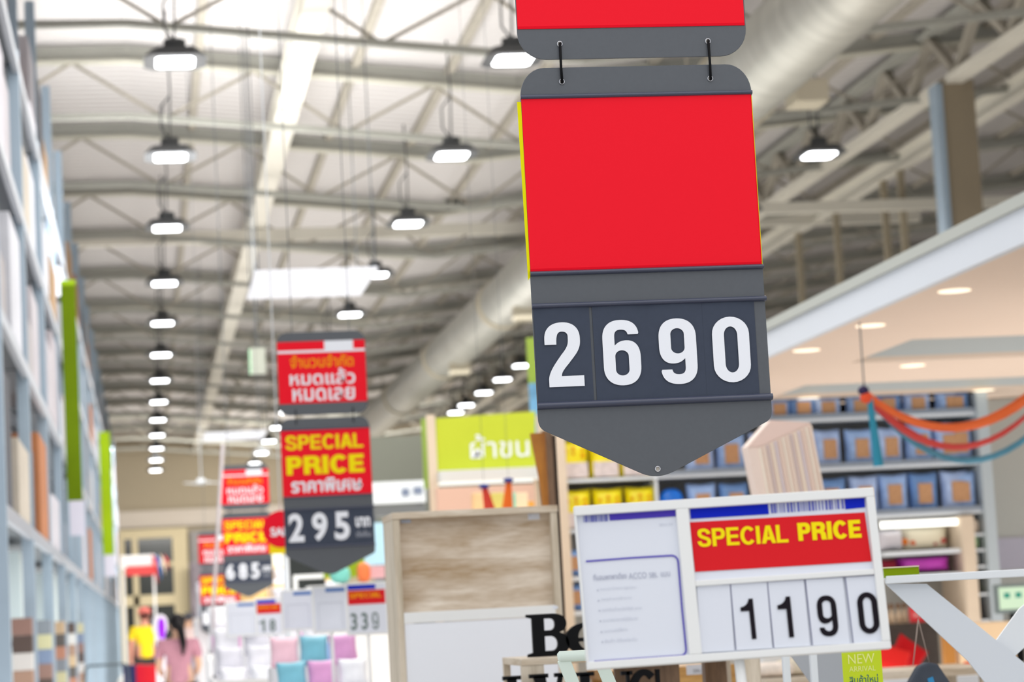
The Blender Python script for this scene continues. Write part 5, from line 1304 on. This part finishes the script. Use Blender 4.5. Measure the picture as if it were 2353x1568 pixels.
def goods(bt, w_, z, depth, Y, names, n, where, seed, size=.16):
    if size < .3:
        for q in (1, 2):
            ya = .06 + size * .3 + q * (depth - .25) / 2.4 - .12; MB().box(-w_ / 2 + .03, w_ / 2 - .03, ya, depth - .03, z - .101, z - .10 + .115 * q).build('filler_step', mat('bin_white', (226, 226, 230), .5), bt)
    random.seed(seed); cx = bt.location.x; nx = max(2, int(w_ / (size * 1.02))); cnt = 0
    for r in range(3):
        for i in range(nx):
            ci = names[(i * 3 + r * 5 + seed) % len(names)]
            o = MB().pillow((0, 0, 0), size * .98, size * 1.1, size * .42, rot=Euler((-.5 + .1 * r, random.uniform(-.06, .06), 0)).to_matrix()).build('soft_packet', mat('goods_%d' % ci, pc[ci], .4, var=.12, scale=10))
            o.location = (cx - w_ / 2 + .03 + size * .5 + i * (w_ - .06 - size) / max(1, nx - 1), Y + .06 + size * .3 + r * (depth - .25) / 2.4, z - .10 + size * .52 + (.115 * r if size < .3 else .05 * r))
            tag(o, '%s soft packet, %s row of %s, %s from left' % (pn[ci], ['front', 'middle', 'back'][r], where, ordx[i % 11]), 'packet', 'soft packets in the promotion bins')
b1 = bin_('white promotion bin of soft packets nearest the oak hutch', 640, 892, 1612, 11.5, 1.6)
goods(*b1, 1.6, 11.5, [3, 4, 5, 8, 11, 5, 6, 2], 8, 'the near promotion bin', 1, .145)
b2 = bin_('white promotion bin of soft packets in the middle, behind the near bin', 492, 800, 1566, 15.0, 1.4)
goods(*b2, 1.4, 15.0, [0, 1, 5, 7, 5, 11, 9, 2], 9, 'the middle promotion bin', 2, .17)
b3 = bin_('white promotion bin of soft packets farthest back, beside the person in pink', 480, 760, 1505, 19.5, 1.6)
goods(*b3, 1.6, 19.5, [5, 11, 2, 4, 9, 5], 9, 'the far promotion bin', 3, .24)
b4 = bin_('long pale counter of bulky white bedding below the third hanging sign', 452, 800, 1420, 27.0, 2.0, (222, 224, 230))
goods(*b4, 2.0, 27.0, [5, 11, 2, 10], 6, 'the long bedding counter', 4, .38)
b5 = bin_('creamy bright lit counter glowing behind the third hanging sign', 560, 690, 1350, 36.0, 2.0, (250, 244, 226))
goods(*b5, 2.0, 36.0, [10, 5, 11], 4, 'the bright far counter', 5, .30)
item('lit_display_wall', 'bright cream display wall behind the round sale sign', 'display', 596, 668, 1222, 1350, 42, .2, mat('glowing_cream', (255, 246, 222), .6, emit=.25))  # glow put into the material to stand in for a brightly lit area
# dark framed screen
ds = thing('dark_poster', 'black picture in a pale frame below the point of the 295 sign', 'poster', (at(706, 1330, 24).x, 24, 0))
A = at(662, 1340, 24) - ds.location; B = at(745, 1262, 24) - ds.location
MB().box(A.x, B.x, 0, .04, A.z - .2, B.z).build('backing', mat('poster_black', (26, 32, 32), .3), ds)
MB().box(A.x + .05, B.x, -.01, 0, A.z + .03, A.z + .07).box(A.x + .05, A.x + .09, -.01, 0, A.z - .2, A.z + .03).build('frame', M_FRAME, ds)
MB().box(-.05, .05, .04, .08, 0, A.z).build('stand', M_STEELDK, ds)
for i, (px0, px1, py0, py1, Y, col, lab, ct) in enumerate(((760, 806, 1300, 1332, 18, (128, 208, 196), 'turquoise rounded toy below the green poster', 'toy'), (822, 852, 1292, 1330, 18, (240, 130, 80), 'orange toy left of the pale blue poster', 'toy'), (852, 884, 1300, 1320, 18.2, (226, 180, 186), 'pink box beside the orange toy', 'box'))):
    item('toy' if ct == 'toy' else 'small_box', lab, ct, px0, px1, py0, py1 + 10, Y, .12, mat('toy_%d' % i, col, .5), 'ell' if ct == 'toy' else 'box')
tsh = thing('toy_shelf', 'low white shelf carrying the turquoise and orange toys', 'shelf', (at(820, 1340, 18).x, 18, 0)); MB().box(-.35, .4, -.02, .35, 0, at(820, 1342, 18).z - .001).build('block', M_FRAME, tsh)

# small white price frames over the bins
def small_frame(lab, px0, px1, py0, py1, Y, kind, digits='', foot=0.62):
    A = at(px0, py1, Y); B = at(px1, py0, Y); t = thing('price_display', lab, 'price sign', ((A.x + B.x) / 2, Y, A.z), (math.radians(-5), 0, 0), group='small price frames over the bins')
    w_ = B.x - A.x; h = B.z - A.z
    MB().box(-w_ / 2, w_ / 2, 0, .012, 0, h).build('frame', M_FRAME, t, .003)
    flat('card', -w_ / 2 + .012, w_ / 2 - .012, .012, h - .012, -.001, M_PAPER, t)
    if kind == 'info':
        flat('header_band', -w_ * .12, w_ / 2 - .014, h - .032, h - .014, -.002, mat('frame_blue', (92, 128, 190), .6), t)
        for a in (-w_ / 2 + .03, w_ / 2 - .034): flat('border_line', a, a + .003, .02, h * .62, -.002, M_GTXT2, t)
        flat('border_line', -w_ / 2 + .03, w_ / 2 - .03, h * .62, h * .62 + .004, -.002, M_GTXT2, t)
    else:
        flat('header_band', -w_ / 2 + .012, w_ * .22, h - .034, h - .012, -.002, M_BLUE, t)
        flat('red_band', -w_ / 2 + .012, w_ / 2 - .012, h * .58, h - .038, -.002, mat('red_price_label', (222, 32, 40)), t)
        gtext('SPECIAL', -w_ / 2 + .02, w_ / 2 - .03, h * .70, h - .050, -.003, M_OTXT, t, .22)
        n = len(digits)
        for i, ch in enumerate(digits):
            x = -w_ / 2 + .02 + i * (w_ - .05) / n; (figure(ch, x, x + (w_ - .05) / n * .6, h * .10, h * .42, -.003, M_DKTXT, t, t=.24, tv=.11) if ch in '0129' else text(ch, 'digit', x, x + (w_ - .05) / n * .6, h * .10, h * .42, -.003, M_DKTXT, t, .02))
    MB().tube([(0, .018, .02), (0, .018, -A.z + foot)], .008, 8).build('post', M_FRAME, t)
    return t
small_frame('small white price frame reading 339 beside the oak hutch', 798, 890, 1335, 1462, 11.9, 'price', '339', foot=b1[2] - .10)
small_frame('blank white information frame left of the 339 frame', 720, 800, 1343, 1457, 12.0, 'info', foot=b1[2] - .10)
small_frame('white information frame second left of the 339 frame, lower header', 648, 722, 1352, 1452, 13.0, 'info', foot=b1[2] - .10)
small_frame('small white price frame with a short orange red band, farther back', 588, 652, 1372, 1462, 15.5, 'price', '18', foot=b2[2] - .10)
small_frame('pale information frame leftmost over the bins', 520, 590, 1380, 1465, 16.0, 'info', foot=b2[2] - .10)
